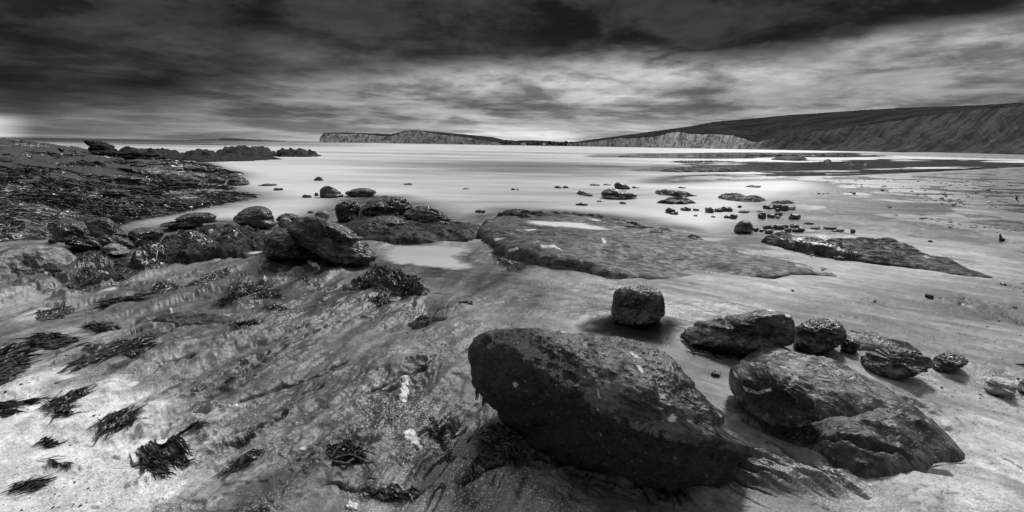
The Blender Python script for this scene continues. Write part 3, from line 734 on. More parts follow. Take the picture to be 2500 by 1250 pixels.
add_slab('rock_slab', [(1597, 484), (1625, 475), (1660, 474), (1698, 486), (1690, 493), (1640, 493)],
    .12, M_LEDGE, 'ragged ledge awash in the shallows, the nearer one of a pair', edge=.12, rough=.9, ns=.6, wob=.2, dirn=(1, -.1))
add_slab('rock_slab', [(1402, 460), (1415, 455), (1435, 464), (1455, 468), (1450, 474), (1420, 471)],
    .14, M_LEDGE, 'thin ledge in the shallows left of the split double rock', edge=.12, rough=.7, ns=.6, wob=.12, dirn=(1, -.1))
add_slab('rock_slab', [(890, 490), (905, 474), (940, 468), (985, 474), (1010, 490), (950, 498)],
    .20, M_GREY, 'smooth grey rock hump in the water behind the knobbly black island', edge=.25, rough=.3, ns=.6, wob=.08)
add_slab('rock_slab', [(825, 706), (850, 690), (890, 672), (940, 668), (985, 672), (1010, 688), (1050, 702), (1052, 712), (1030, 726), (990, 722), (960, 712), (900, 706), (860, 712)],
    .09, M_DARK, 'low weedy black hump standing alone in the middle of the wet foreground', edge=.07, rough=.9, ns=.16, wob=.05, ws=.15, dirn=(.83, -.4))
add_slab('rock_slab', [(998, 780), (1010, 768), (1035, 764), (1060, 772), (1100, 776), (1080, 788), (1040, 796), (1008, 792)],
    .05, M_GREY, 'small half-buried stone with a black cap of weed, uphill of the big boulder', edge=.03, rough=.5, ns=.12, wob=.03, ws=.1,
    paint=[([(1000, 778), (1020, 762), (1045, 768), (1100, 778), (1070, 784), (1010, 786)], 1, 4)])
add_slab('rock_slab', [(2040, 800), (2080, 792), (2130, 798), (2170, 815), (2260, 850), (2200, 860), (2110, 850), (2060, 845)],
    .05, M_GREY, 'half-sunken grey rock behind the row of dark stones on the right sand', edge=.06, rough=.5, ns=.25, wob=.05, ws=.3)
add_slab('rock_slab', [(1782, 930), (1786, 880), (1810, 850), (1850, 833), (1905, 836), (1960, 862), (2010, 870), (2060, 890), (2120, 930), (2180, 962), (2250, 1010), (2330, 1070), (2200, 1085), (2060, 1075), (1940, 1050), (1840, 1010)],
    .19, M_GREY, 'broad smooth grey slab running back from the dark-faced leaning boulder', edge=.13, rough=.16, ns=.5, wob=.07, ws=.3, dirn=(.56, -.8), zt=.12, glints=[[(1836, 846), (1844, 841), (1854, 846), (1846, 851)], [(2100, 1014), (2112, 1012), (2114, 1016)]])
add_slab('rock_slab', [(1900, 1062), (1960, 1040), (2040, 1020), (2110, 1002), (2200, 1000), (2280, 1036), (2330, 1080), (2362, 1116), (2352, 1132), (2270, 1145), (2190, 1158), (2110, 1150), (2030, 1122), (1960, 1092)],
    .15, M_GREY, 'low smooth grey hump nearest the camera on the right, cracked across', edge=.12, rough=.14, ns=.3, wob=.04, ws=.3, dirn=(.56, -.8), zt=.09)
add_slab('rock_slab', [(1048, 1079), (1050, 1062), (1078, 1032), (1105, 1002), (1122, 1000), (1124, 1018), (1098, 1046), (1066, 1074)],
    .06, M_DARK, 'narrow black rock rib left of the huge foreground boulder', edge=.03, rough=.5, ns=.1, wob=.015, ws=.1, dirn=(.3, .97))
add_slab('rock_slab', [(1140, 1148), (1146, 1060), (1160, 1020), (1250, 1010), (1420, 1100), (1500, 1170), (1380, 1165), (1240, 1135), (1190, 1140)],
    .05, M_DARK, 'flat black sheet of weed and added shadow under the huge boulder', edge=.06, rough=.9, ns=.12, wob=.04, ws=.15)  # dark sheet added for the boulder's shade and weed
# reef ledges and far shelves at the tide line
def far_slab(pts, h, label, **k):
    return add_slab('reef_ledge', pts, h, M_FARROCK, label, 'reef ledge', group=k.pop('group', None), edge=k.pop('edge', .5), rough=.5, sink=.1, ns=3.0, wob=k.pop('wob', .6), ws=3.0, dirn=(1, .05), **k)
G_R = 'dark reef ledges in the far shallows'
G_S = 'blocks of the ledge running out to sea'
def sea_ledge(pts, h, label, zt):
    return add_slab('sea_ledge', pts, h, M_FARROCK, label, 'rock ledge', group=G_S, edge=.6, rough=.35, ns=1.2, wob=1.4, ws=1.6, dirn=(.97, -.2), zt=zt, saw=(.75, 2.4), sink=.1)
sea_ledge([(400, 392), (440, 384), (520, 382), (640, 384), (700, 388), (600, 392), (500, 394)], .45, 'low front strip of the dark ledge running out to sea', .05)
sea_ledge([(250, 386), (300, 378), (380, 376), (440, 380), (470, 388), (380, 394), (300, 394)], .8, 'shoreward block joining the dark ledge to the left reef', .05)
sea_ledge([(432, 386), (440, 378), (520, 376), (560, 380), (540, 388)], .8, 'inner block of the dark ledge running out to sea', .05)
sea_ledge([(520, 382), (545, 373), (620, 371), (668, 373), (690, 380), (600, 384)], 1.0, 'highest block of the dark ledge running out to sea', .05)
sea_ledge([(640, 380), (690, 373), (730, 375), (790, 381), (720, 383)], .8, 'outermost tapering block of the dark ledge running out to sea', .05)
far_slab([(1600, 411), (1640, 406), (1690, 402), (1760, 406), (1830, 412), (1790, 417), (1680, 418)], .35, 'low dark reef ledge nearest the camera on the left of the far mirror-like shallows', group=G_R)
far_slab([(1730, 423), (1770, 417), (1830, 420), (1900, 424), (1860, 429), (1780, 428)], .30, 'reef ledge poking through the near edge of the dark mirrored shallows', group=G_R)
far_slab([(1860, 426), (1880, 421), (1905, 424), (1890, 430), (1865, 430)], .20, 'smallest reef ledge at the near edge of the mirrored shallows', group=G_R)
far_slab([(1630, 387), (1680, 384), (1760, 388), (1900, 389), (1820, 393), (1700, 392)], .5, 'middle strip of dark reef in the far shallows, below the chalk cliff', edge=1.2, wob=1.2, group=G_R)
far_slab([(1640, 375), (1720, 372), (1850, 373), (2000, 374), (2100, 376), (2000, 379), (1800, 379), (1700, 378)], .6, 'longest farthest strip of dark reef under the chalk cliff', edge=2., wob=2., group=G_R)
far_slab([(1870, 384), (1930, 381), (1985, 384), (1930, 387)], .6, 'short humped reef strip left of the ledge with two gulls', edge=1., wob=.8, group=G_R)
far_slab([(2005, 388), (2020, 385), (2035, 388), (2020, 391)], .6, 'single domed reef rock left of the ledge with two gulls', edge=.8, wob=.3, group=G_R)
GULLEDGE = far_slab([(2050, 389), (2080, 386), (2120, 386), (2175, 391), (2130, 395), (2070, 394)], .6, 'long reef ledge with two gulls standing on it', edge=1., wob=.8, group=G_R)
far_slab([(1500, 379), (1520, 377), (1560, 379), (1530, 381)], .35, 'thin sliver of reef far out in the white water', edge=.8, wob=.5, group=G_R)
far_slab([(2220, 401), (2260, 398), (2300, 401), (2260, 404)], .25, 'lone flat reef patch on the far right of the shallows', edge=.5, wob=.5, group=G_R)

def add_pool(pts, name_label, foam_sheen=.85, ripple=0):  # this level also carries a bright sheen painted into the white pools
    pts = smooth_poly(pts, 2); c = pts.mean(0)
    zc = .08
    for _ in range(4):
        w_ = P(c[0], c[1], zc); zz = []
        for S in SLABS:
            if sdf(np.array([w_[0]]), np.array([w_[1]]), S['poly'])[0] > 0:
                z, s = slab_z(S, np.array([w_[0]]), np.array([w_[1]]), False); zz.append(z[0])
        zz.append(ground_raw(np.array([w_[0]]), np.array([w_[1]]))[0]); zc = max(zz)
    poly = P(pts[:, 0], pts[:, 1], zc)[:, :2]
    POOLS.append((poly, zc)); PD.append((poly, zc, name_label, foam_sheen))
PD = []
for pts, lab, fo in [
    ([(1270, 540), (1300, 537), (1360, 540), (1420, 541), (1470, 552), (1500, 562), (1440, 562), (1390, 556), (1330, 552), (1290, 548)], 'long white rain pool on the middle slab', .95),
    ([(1382, 526), (1408, 525), (1410, 529), (1384, 529)], 'tiny white pool behind the long rain pool', .95),
    ([(1435, 532), (1460, 533), (1470, 542), (1455, 543)], 'thin white pool right of the tiny pool on the slab', .95),
    ([(1565, 562), (1600, 560), (1640, 565), (1600, 566)], 'white pool near the far edge of the slab', .95),
    ([(1395, 800), (1440, 775), (1490, 760), (1560, 775), (1650, 770), (1672, 800), (1655, 850), (1600, 850), (1530, 838), (1450, 825)], 'still shallow pool round the cube-shaped black rock', .0),
    ([(925, 612), (945, 598), (1010, 596), (1070, 597), (1150, 600), (1160, 612), (1120, 630), (1180, 655), (1120, 660), (1060, 655), (1010, 650), (940, 640), (922, 630)], 'bright rippled tide pool right of the big black rock', .62),
    ([(230, 715), (265, 700), (300, 698), (290, 706), (250, 712), (228, 720)], 'white streak of water in a groove of the left rocks', .95),
    ([(258, 676), (285, 667), (300, 668), (275, 676)], 'small white pool beside the left groove', .95),
    ([(120, 612 + 140), (35, 782), (30, 775), (70, 758), (100, 752)], 'bright water trickle on the left sand', .9),
    ([(598, 618), (615, 613), (642, 612), (640, 618), (612, 622)], 'small bright pool left of the big black rock', .95),
    ([(410, 590), (440, 585), (460, 584), (450, 590), (420, 597)], 'bright pool in the broken ledge', .95),
    ([(2252, 622), (2262, 621), (2270, 631), (2258, 630)], 'small white pool on the narrow right ledge', .95),
    ([(1992, 576), (2010, 577), (2025, 585), (2010, 584)], 'small white pool at the root of the narrow right ledge', .95),
    ([(1970, 645), (2000, 650), (2070, 642), (2050, 650), (2010, 660), (2005, 672), (1985, 660)], 'pale wet hollow at the tip of the middle slab', .8),
    ([(140, 918), (165, 911), (200, 913), (180, 918), (150, 925)], 'white gleaming puddle under the frond clump', .95),
    ([(310, 940), (325, 930), (336, 932), (320, 944)], 'little white puddle on the streaked rock', .95)]:
    add_pool(pts, lab, fo)

# ================================================================== GROUND
th = np.concatenate([np.linspace(-88, -52, 60), np.linspace(-51.9, 51.9, 1300), np.linspace(52, 88, 60)])
th = RAD(1) * th
ds = [.55]
while ds[-1] < 1600:
    d = ds[-1]
    ds.append(d + (max(min(d * d / (512 * 1.5) * .62, .02 * d), .004) if d > 1.5 else .03))
ds = np.array(ds)
# lateral spacing in tan() so that it is even across the picture
tt = np.concatenate([th[:60], np.arctan(np.linspace(np.tan(th[60]), np.tan(th[-61]), 1300)), th[-60:]])
T_, D_ = np.meshgrid(tt, ds); GX = (D_ * np.sin(T_)).ravel(); GY = (D_ * np.cos(T_)).ravel()
GZ = ground_z(GX, GY)
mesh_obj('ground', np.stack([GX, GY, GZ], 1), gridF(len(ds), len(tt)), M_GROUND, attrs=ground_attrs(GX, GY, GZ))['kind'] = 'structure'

# ================================================================== SEA
th = RAD(1) * np.linspace(-75, 75, 620); ds = [5.0]
while ds[-1] < 40000: ds.append(ds[-1] * 1.018)
ds = np.array(ds); T_, D_ = np.meshgrid(th, ds); x = (D_ * np.sin(T_)).ravel(); y = (D_ * np.cos(T_)).ravel()
gz = ground_z(x, y, False)
u, v, dp = PXT(x, y)
uh = u; vh = v - (354 + (u - 1250) * ROLL)        # rows below the horizon, in source pixels
foam_sheen = (.82 + .14 * ell(u, v, 680, 430, 260, 60)) * np.ones_like(x)
foam_sheen -= .42 * ell(u, v, 1320, 412, 360, 42) + .26 * ell(u, v, 1330, 490, 340, 30)
foam_sheen -= .45 * sstep(18, 4, vh) * sstep(1000, 700, u) + .30 * sstep(22, 12, vh) * sstep(700, 450, u) + .10 * sstep(34, 24, vh) * sstep(560, 300, u)
foam_sheen -= .18 * sstep(3.5, 1.5, vh) * sstep(900, 700, u)
foam_sheen += .25 * np.exp(-((vh - 7) / 3.0) ** 2) * sstep(850, 1000, u)
# waves and calm lanes, long in x and short in y
lane = fbm2(x * .03, y * .10, 5, .6, 71) * .5 + fbm2(x * .004, y * .02, 4, .6, 75) * .4 + fbm2(x * .16, y * .6, 4, .6, 77) * .25
foam_sheen += lane * (1.05 + .25 * sstep(900, 400, u) * sstep(45, 20, vh))
# lee of the right-hand reef: flat, clear water that mirrors the dark cliffs
calm = 0
for a_, b_, c_, d_ in [(1800, 398, 160, 5), (2050, 404, 350, 11), (1950, 414, 300, 9), (2000, 428, 170, 6), (2250, 404, 250, 9), (2330, 416, 120, 4), (2430, 404, 160, 5), (1800, 380, 300, 5), (2050, 377, 260, 4)]:
    calm = calm + 1.2 * np.exp(-(np.abs(u - a_) / c_) ** 3 - (np.abs(v - b_) / d_) ** 2.5)
calm = sstep(.35, .6, np.clip(calm, 0, 1.0) + 1.5 * fbm2(u * .004, v * .22, 4, .6, 81) * sstep(.02, .2, calm) )
foam_sheen = foam_sheen * (1 - calm) + .0 * calm
alpha = sstep(.02, -.16, gz); alpha = np.where(y > 120, 1, alpha); alpha = np.maximum(alpha, 0)
mesh_obj('sea', np.stack([x, y, np.zeros_like(x)], 1), gridF(len(ds), len(th)), M_WATER, attrs=dict(foam_sheen=np.clip(foam_sheen, 0, 1), alpha=alpha, mirror=calm))['kind'] = 'structure'

for poly, lev, lab, fo in PD:
    x0, y0 = poly.min(0) - .08; x1, y1 = poly.max(0) + .08
    nx = int(np.clip((x1 - x0) / max(x1 - x0, .02) * 90, 20, 120)); gx, gy = np.meshgrid(np.linspace(x0, x1, nx), np.linspace(y0, y1, nx)); x = gx.ravel(); y = gy.ravel()
    wob = .06 * min(x1 - x0, y1 - y0); s = sdf(x + wob * fbm2(x * 9, y * 9, 3), y + wob * fbm2(x * 9, y * 9, 3, .5, 5), poly)
    Fc = gridF(nx, nx); Fc = Fc[(s > -.03)[Fc].all(1)]; us = np.unique(Fc); mp = np.full(len(x), -1); mp[us] = np.arange(len(us))
    if not len(us): continue
    c = poly.mean(0)
    o = mesh_obj('water', np.stack([x, y, np.full_like(x, lev - .004)], 1)[us], mp[Fc], M_WATER, attrs=dict(foam_sheen=np.full(len(us), fo), alpha=(.9 if fo < .3 else 1) * sstep(-.03, -.03 + min(.22, .3 * min(x1 - x0, y1 - y0)), s[us] + .05 * fbm2(x[us] * 5, y[us] * 5, 4, .6, 8)), mirror=np.full(len(us), .9 if fo < .3 else 0.)), origin=(c[0], c[1], lev))
    tag(o, lab, 'tide pool', kind='structure')

for S in SLABS: build_slab(S)

# ================================================================== BIG BOULDERS
GLINT_BIG = [[(1252, 936), (1258, 932), (1264, 938), (1258, 946)], [(1360, 800), (1372, 804), (1388, 811), (1374, 812)], [(1742, 1002), (1750, 1004), (1768, 1018), (1760, 1018)],  # painted highlights on the crest and rim
    [(1772, 1022), (1790, 1036), (1806, 1054), (1796, 1048)], [(1630, 1022), (1642, 1010), (1652, 1018), (1648, 1030), (1636, 1030)], [(1700, 990), (1712, 994), (1728, 1000), (1714, 998)],
    [(1535, 858), (1552, 866), (1566, 876), (1550, 872)], [(1556, 892), (1566, 896), (1570, 910), (1560, 902)], [(1608, 960), (1622, 966), (1630, 976), (1614, 970)], [(1610, 995), (1618, 998), (1612, 1000)],
    [(1230, 787), (1244, 786), (1246, 790), (1232, 791)], [(1458, 996), (1462, 1000), (1458, 1004)], [(1458, 950), (1462, 962), (1466, 974), (1461, 968)], [(1600, 900), (1606, 910), (1616, 914), (1604, 908)]]
ALG_SHADE_BIG = [([(1130, 850), (1165, 815), (1215, 790), (1300, 800), (1395, 850), (1425, 900), (1415, 945), (1440, 985), (1480, 1015), (1530, 1012), (1560, 1045), (1620, 1060),  # dark lower faces: weed with shade painted in
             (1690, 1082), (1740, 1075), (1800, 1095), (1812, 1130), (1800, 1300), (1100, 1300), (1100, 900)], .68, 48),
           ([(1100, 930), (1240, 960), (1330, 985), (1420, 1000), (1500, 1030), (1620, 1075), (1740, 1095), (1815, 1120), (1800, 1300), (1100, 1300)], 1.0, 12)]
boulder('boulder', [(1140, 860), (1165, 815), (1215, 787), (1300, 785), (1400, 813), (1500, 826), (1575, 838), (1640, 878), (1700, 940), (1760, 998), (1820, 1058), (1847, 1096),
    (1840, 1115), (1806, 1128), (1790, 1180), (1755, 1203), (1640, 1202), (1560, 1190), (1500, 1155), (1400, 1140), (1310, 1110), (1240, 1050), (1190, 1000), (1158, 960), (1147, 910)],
    M_BIG, 'huge smooth boulder in the foreground, bare grey on top and black with weed and painted shade below', e=2.9, yaw=-32, depth=.62, rough=.06, fine=.034, glints=GLINT_BIG, paint=ALG_SHADE_BIG, k=8, base_v=1165, under=False)
boulder('boulder', [(1497, 735), (1500, 710), (1530, 698), (1590, 698), (1615, 712), (1624, 745), (1620, 775), (1590, 791), (1540, 797), (1500, 788), (1491, 765)],
    M_DARK, 'cube-shaped black weedy rock standing in a still pool', e=4, rough=.06, fine=.06, k=7, depth=.9)
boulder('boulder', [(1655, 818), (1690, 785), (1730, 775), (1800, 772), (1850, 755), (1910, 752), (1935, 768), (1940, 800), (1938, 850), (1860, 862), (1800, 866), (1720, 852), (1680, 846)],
    M_GREY, 'long grey rock with a stepped top, just right of the cube-shaped rock', e=3, depth=.5, yaw=12, rough=.07, k=7, glints=[[(1860, 752), (1880, 755), (1910, 753), (1912, 757), (1880, 759)], [(1916, 768), (1926, 766), (1934, 772), (1922, 775)], [(1740, 775), (1752, 774), (1750, 779)]],
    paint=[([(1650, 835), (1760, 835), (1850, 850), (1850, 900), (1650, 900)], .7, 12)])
boulder('boulder', [(1935, 805), (1958, 786), (2000, 776), (2042, 779), (2062, 800), (2070, 830), (2045, 850), (1990, 866), (1940, 860)],
    M_DARK, 'rounded dark rock touching the right end of the long stepped one', depth=.8, k=7, rough=.09)
boulder('boulder', [(2050, 843), (2056, 830), (2080, 824), (2100, 832), (2099, 850), (2085, 866), (2058, 862)], M_DARK, 'small black stone wedged between two larger dark rocks on the right')
boulder('boulder', [(2095, 872), (2120, 855), (2160, 848), (2220, 850), (2268, 868), (2290, 895), (2240, 920), (2180, 926), (2120, 905)], M_DARK,
    'long black rounded rock right of the small wedged stone', depth=.6, k=7, yaw=-10)
boulder('boulder', [(2268, 885), (2285, 866), (2320, 859), (2345, 864), (2372, 885), (2335, 905), (2280, 914)], M_DARK, 'jagged black rock at the right end of the dark row', rough=.16, e=2)
boulder('boulder', [(1776, 930), (1785, 892), (1830, 880), (1880, 890), (1945, 935), (2005, 985), (2022, 1010), (2005, 1032), (1940, 1048), (1880, 1040), (1820, 1005), (1785, 965)],
    M_GREY, 'leaning boulder with a dark lens-shaped face and white glints painted on its rim', e=2.8, yaw=-30, depth=.45, rough=.06, fine=.03, k=7, glints=[[(1790, 905), (1798, 912), (1802, 924), (1794, 918)], [(1812, 942), (1826, 948), (1850, 956), (1880, 948), (1884, 953), (1852, 962), (1820, 954)]],
    paint=[([(1795, 935), (1850, 915), (1900, 925), (1950, 955), (2005, 1005), (2000, 1030), (1940, 1045), (1890, 1025), (1830, 985)], .62, 10)])
boulder('pebble', [(2400, 940), (2408, 925), (2440, 920), (2472, 928), (2488, 950), (2470, 968), (2435, 966), (2408, 955)], M_WHITE, 'white rimmed flint cobble lying in a damp hollow at the right', 'stone', e=2.6, k=6, rough=.06)
boulder('pebble', [(2478, 945), (2500, 920), (2560, 925), (2570, 960), (2500, 966)], M_GREY, 'grey cobble cut by the right edge beside the white flint', 'stone')
boulder('pebble', [(2470, 886), (2500, 882), (2540, 884), (2545, 894), (2490, 894)], M_GREY, 'flat grey stone at the right edge above the white flint', 'stone')
boulder('pebble', [(1733, 912), (1745, 905), (1762, 909), (1757, 918), (1742, 919)], M_DARK, 'tiny dark stone in the wet channel between the big boulder and the leaning one', 'stone')
boulder('pebble', [(1520, 1262), (1524, 1247), (1540, 1243), (1556, 1248), (1560, 1262)], M_WHITE, 'white stone at the very bottom edge', 'stone')
boulder('pebble', [(1478, 1185), (1484, 1177), (1498, 1176), (1503, 1184), (1494, 1192)], M_LIGHT, 'pale pebble under the huge boulder', 'stone')

# middle left
boulder('boulder', [(700, 575), (705, 550), (722, 530), (745, 525), (785, 530), (830, 548), (872, 570), (905, 598), (922, 618), (912, 640), (880, 650), (830, 652), (770, 620)],
    M_DARK, 'large rough black rock sloping down to the bright pool', e=2.6, rough=.10, fine=.05, k=7, yaw=-20, depth=.7, strat=.015)
boulder('boulder', [(642, 590), (655, 566), (690, 557), (740, 556), (790, 575), (812, 610), (800, 640), (760, 632), (715, 630), (665, 636), (645, 625)],
    M_DARK, 'rough black rock leaning on the left of the large sloping one', e=2.6, rough=.10, fine=.05, k=7)
boulder('boulder', [(566, 540), (575, 522), (600, 507), (635, 501), (660, 510), (668, 530), (677, 552), (640, 561), (595, 557)], M_DARK, 'rounded black boulder with a flat right side standing in white water', k=7, rough=.05, fine=.03, e=2.8)
boulder('boulder', [(672, 538), (680, 526), (700, 520), (728, 524), (735, 535), (710, 548), (685, 546)], M_DARK, 'low dark rock behind the small pale pointed stone')
boulder('boulder', [(678, 552), (684, 535), (695, 528), (712, 537), (710, 552), (692, 557)], M_LIGHT, 'small pale pointed stone beside the rounded black boulder')
boulder('boulder', [(766, 530), (772, 517), (790, 512), (805, 520), (803, 534), (785, 537)], M_LIGHT, 'pale rounded stone at the water edge left of the black island')
boulder('boulder', [(388, 550), (392, 541), (412, 543), (440, 526), (480, 518), (515, 515), (527, 524), (532, 545), (500, 550), (450, 556), (402, 561)], M_DARK, 'long black rock lifting to a blunt right end at the inlet', e=3, depth=.5, k=7)
boulder('boulder', [(126, 562), (135, 541), (160, 529), (190, 537), (218, 550), (262, 572), (300, 600), (270, 612), (220, 612), (170, 600), (132, 592)], M_DARK, 'big black hump at the left with a bare ridge', k=7, depth=.7, fine=.04)
boulder('boulder', [(205, 545), (230, 531), (265, 530), (288, 552), (312, 574), (338, 602), (300, 616), (260, 600), (220, 575)], M_DARK, 'second black hump behind the ridged one, sloping right', k=6, depth=.7)
boulder('boulder', [(310, 572), (325, 558), (360, 555), (395, 560), (402, 572), (385, 600), (350, 608), (320, 600)], M_DARK, 'rounded dark boulder between the left humps and the broken ledge', k=6, e=3)
boulder('boulder', [(241, 606), (262, 596), (280, 592), (300, 598), (328, 612), (310, 622), (270, 622), (248, 615)], M_LIGHT, 'small lumpy pale rock below the black humps', rough=.16, k=6)
boulder('boulder', [(110, 592), (130, 576), (150, 580), (150, 596)], M_DARK, 'little black rock at the foot of the big left hump')
boulder('boulder', [(780, 474), (782, 460), (798, 452), (818, 460), (840, 474), (838, 483), (800, 484), (782, 483)], M_DARK, 'steep dark rock standing in the white water', k=6)
boulder('boulder', [(840, 470), (855, 462), (895, 458), (918, 463), (920, 474), (890, 482), (850, 482)], M_GREY, 'low grey flat-topped rock right of the steep dark one', e=3, k=6)
boulder('boulder', [(817, 500), (835, 494), (850, 488), (868, 487), (880, 505), (876, 530), (850, 540), (826, 545), (820, 525)], M_DARK, 'left knob of the knobbly black island', k=7, rough=.2, fine=.07)
boulder('boulder', [(880, 510), (905, 497), (925, 492), (945, 484), (975, 480), (1002, 492), (1020, 512), (1000, 530), (950, 540), (890, 535)], M_DARK, 'highest knob of the knobbly black island', k=7, rough=.22, fine=.08)
boulder('boulder', [(990, 512), (1015, 502), (1060, 505), (1090, 528), (1120, 548), (1132, 556), (1080, 562), (1020, 556), (985, 540)], M_DARK, 'right shoulder of the knobbly black island', k=7, rough=.2, fine=.07, depth=.6)
boulder('boulder', [(884, 545), (900, 530), (940, 524), (990, 535), (1040, 548), (1045, 562), (990, 560), (960, 570), (930, 562), (895, 560)], M_DARK, 'weedy front lump of the knobbly black island', k=6, rough=.16)
boulder('boulder', [(1790, 560), (1798, 545), (1815, 536), (1832, 540), (1840, 555), (1838, 569), (1795, 571)], M_GREY, 'smooth egg-shaped grey boulder on the sand behind the middle slab', 'boulder', k=6, rough=.03, fine=.008, e=2.3)
boulder('boulder', [(1500, 458), (1500, 448), (1510, 444), (1525, 448), (1541, 458), (1535, 463), (1505, 463)], M_GREY, 'smooth dome stone behind the split double rock')
boulder('boulder', [(1466, 476), (1472, 463), (1490, 459), (1525, 464), (1561, 475), (1550, 486), (1480, 488)], M_DARK, 'split double rock in the shallows beyond the middle slab', k=6, e=3)
# the reef on the left
G_F = 'rocks along the skyline of the left reef'
for ol, lab in [([(202, 344), (210, 340), (240, 345), (275, 352), (288, 366), (285, 373), (250, 368), (212, 358)], 'slanting plank-like rock jutting above the left reef'),
    ([(208, 366), (225, 352), (250, 350), (285, 362), (300, 380), (240, 384)], 'dark block under the slanting plank-like rock'),
    ([(280, 380), (300, 366), (330, 368), (372, 372), (400, 378), (370, 392), (300, 392)], 'long low rock on the reef skyline right of the plank-like one')]:
    boulder('reef_rock', ol, M_FARROCK, lab, 'reef rock', G_F, zg=.62, k=6, rough=.14, fine=.05, e=3)
for ol, lab in [([(268, 444), (280, 432), (310, 428), (345, 430), (348, 442), (320, 452), (275, 453)], 'dark rounded rock in the middle of the kelp bed'),
    ([(170, 448), (190, 438), (215, 440), (220, 450), (190, 456)], 'low dark rock left of the rounded one in the kelp bed'),
    ([(430, 442), (450, 432), (480, 430), (494, 440), (480, 450), (440, 450)], 'dark rock in the kelp bed nearest the pair of water-edge boulders'),
    ([(285, 396), (320, 388), (380, 390), (400, 402), (360, 408), (300, 406)], 'broad flat-backed rock at the top of the kelp bed'),
    ([(400, 398), (420, 392), (432, 398), (425, 404), (402, 404)], 'small black rock right of the flat-backed one'),
    ([(238, 470), (260, 461), (320, 462), (325, 468), (280, 476), (245, 476)], 'long dark rock below the rounded one in the kelp bed')]:
    boulder('reef_rock', ol, M_DARK, lab, 'reef rock', 'rocks standing out of the kelp bed', zg=.32 if ol[0][1] > 420 else .6, rough=.09, k=6)
boulder('boulder', [(504, 445), (512, 433), (530, 430), (550, 437), (552, 448), (530, 453), (506, 452)], M_DARK, 'left one of the two rounded boulders at the kelp bed tip', zg=.03)
boulder('boulder', [(552, 446), (560, 436), (585, 430), (603, 436), (614, 450), (590, 453), (556, 453)], M_DARK, 'right one of the two rounded boulders at the kelp bed tip, in white water', zg=0.0)
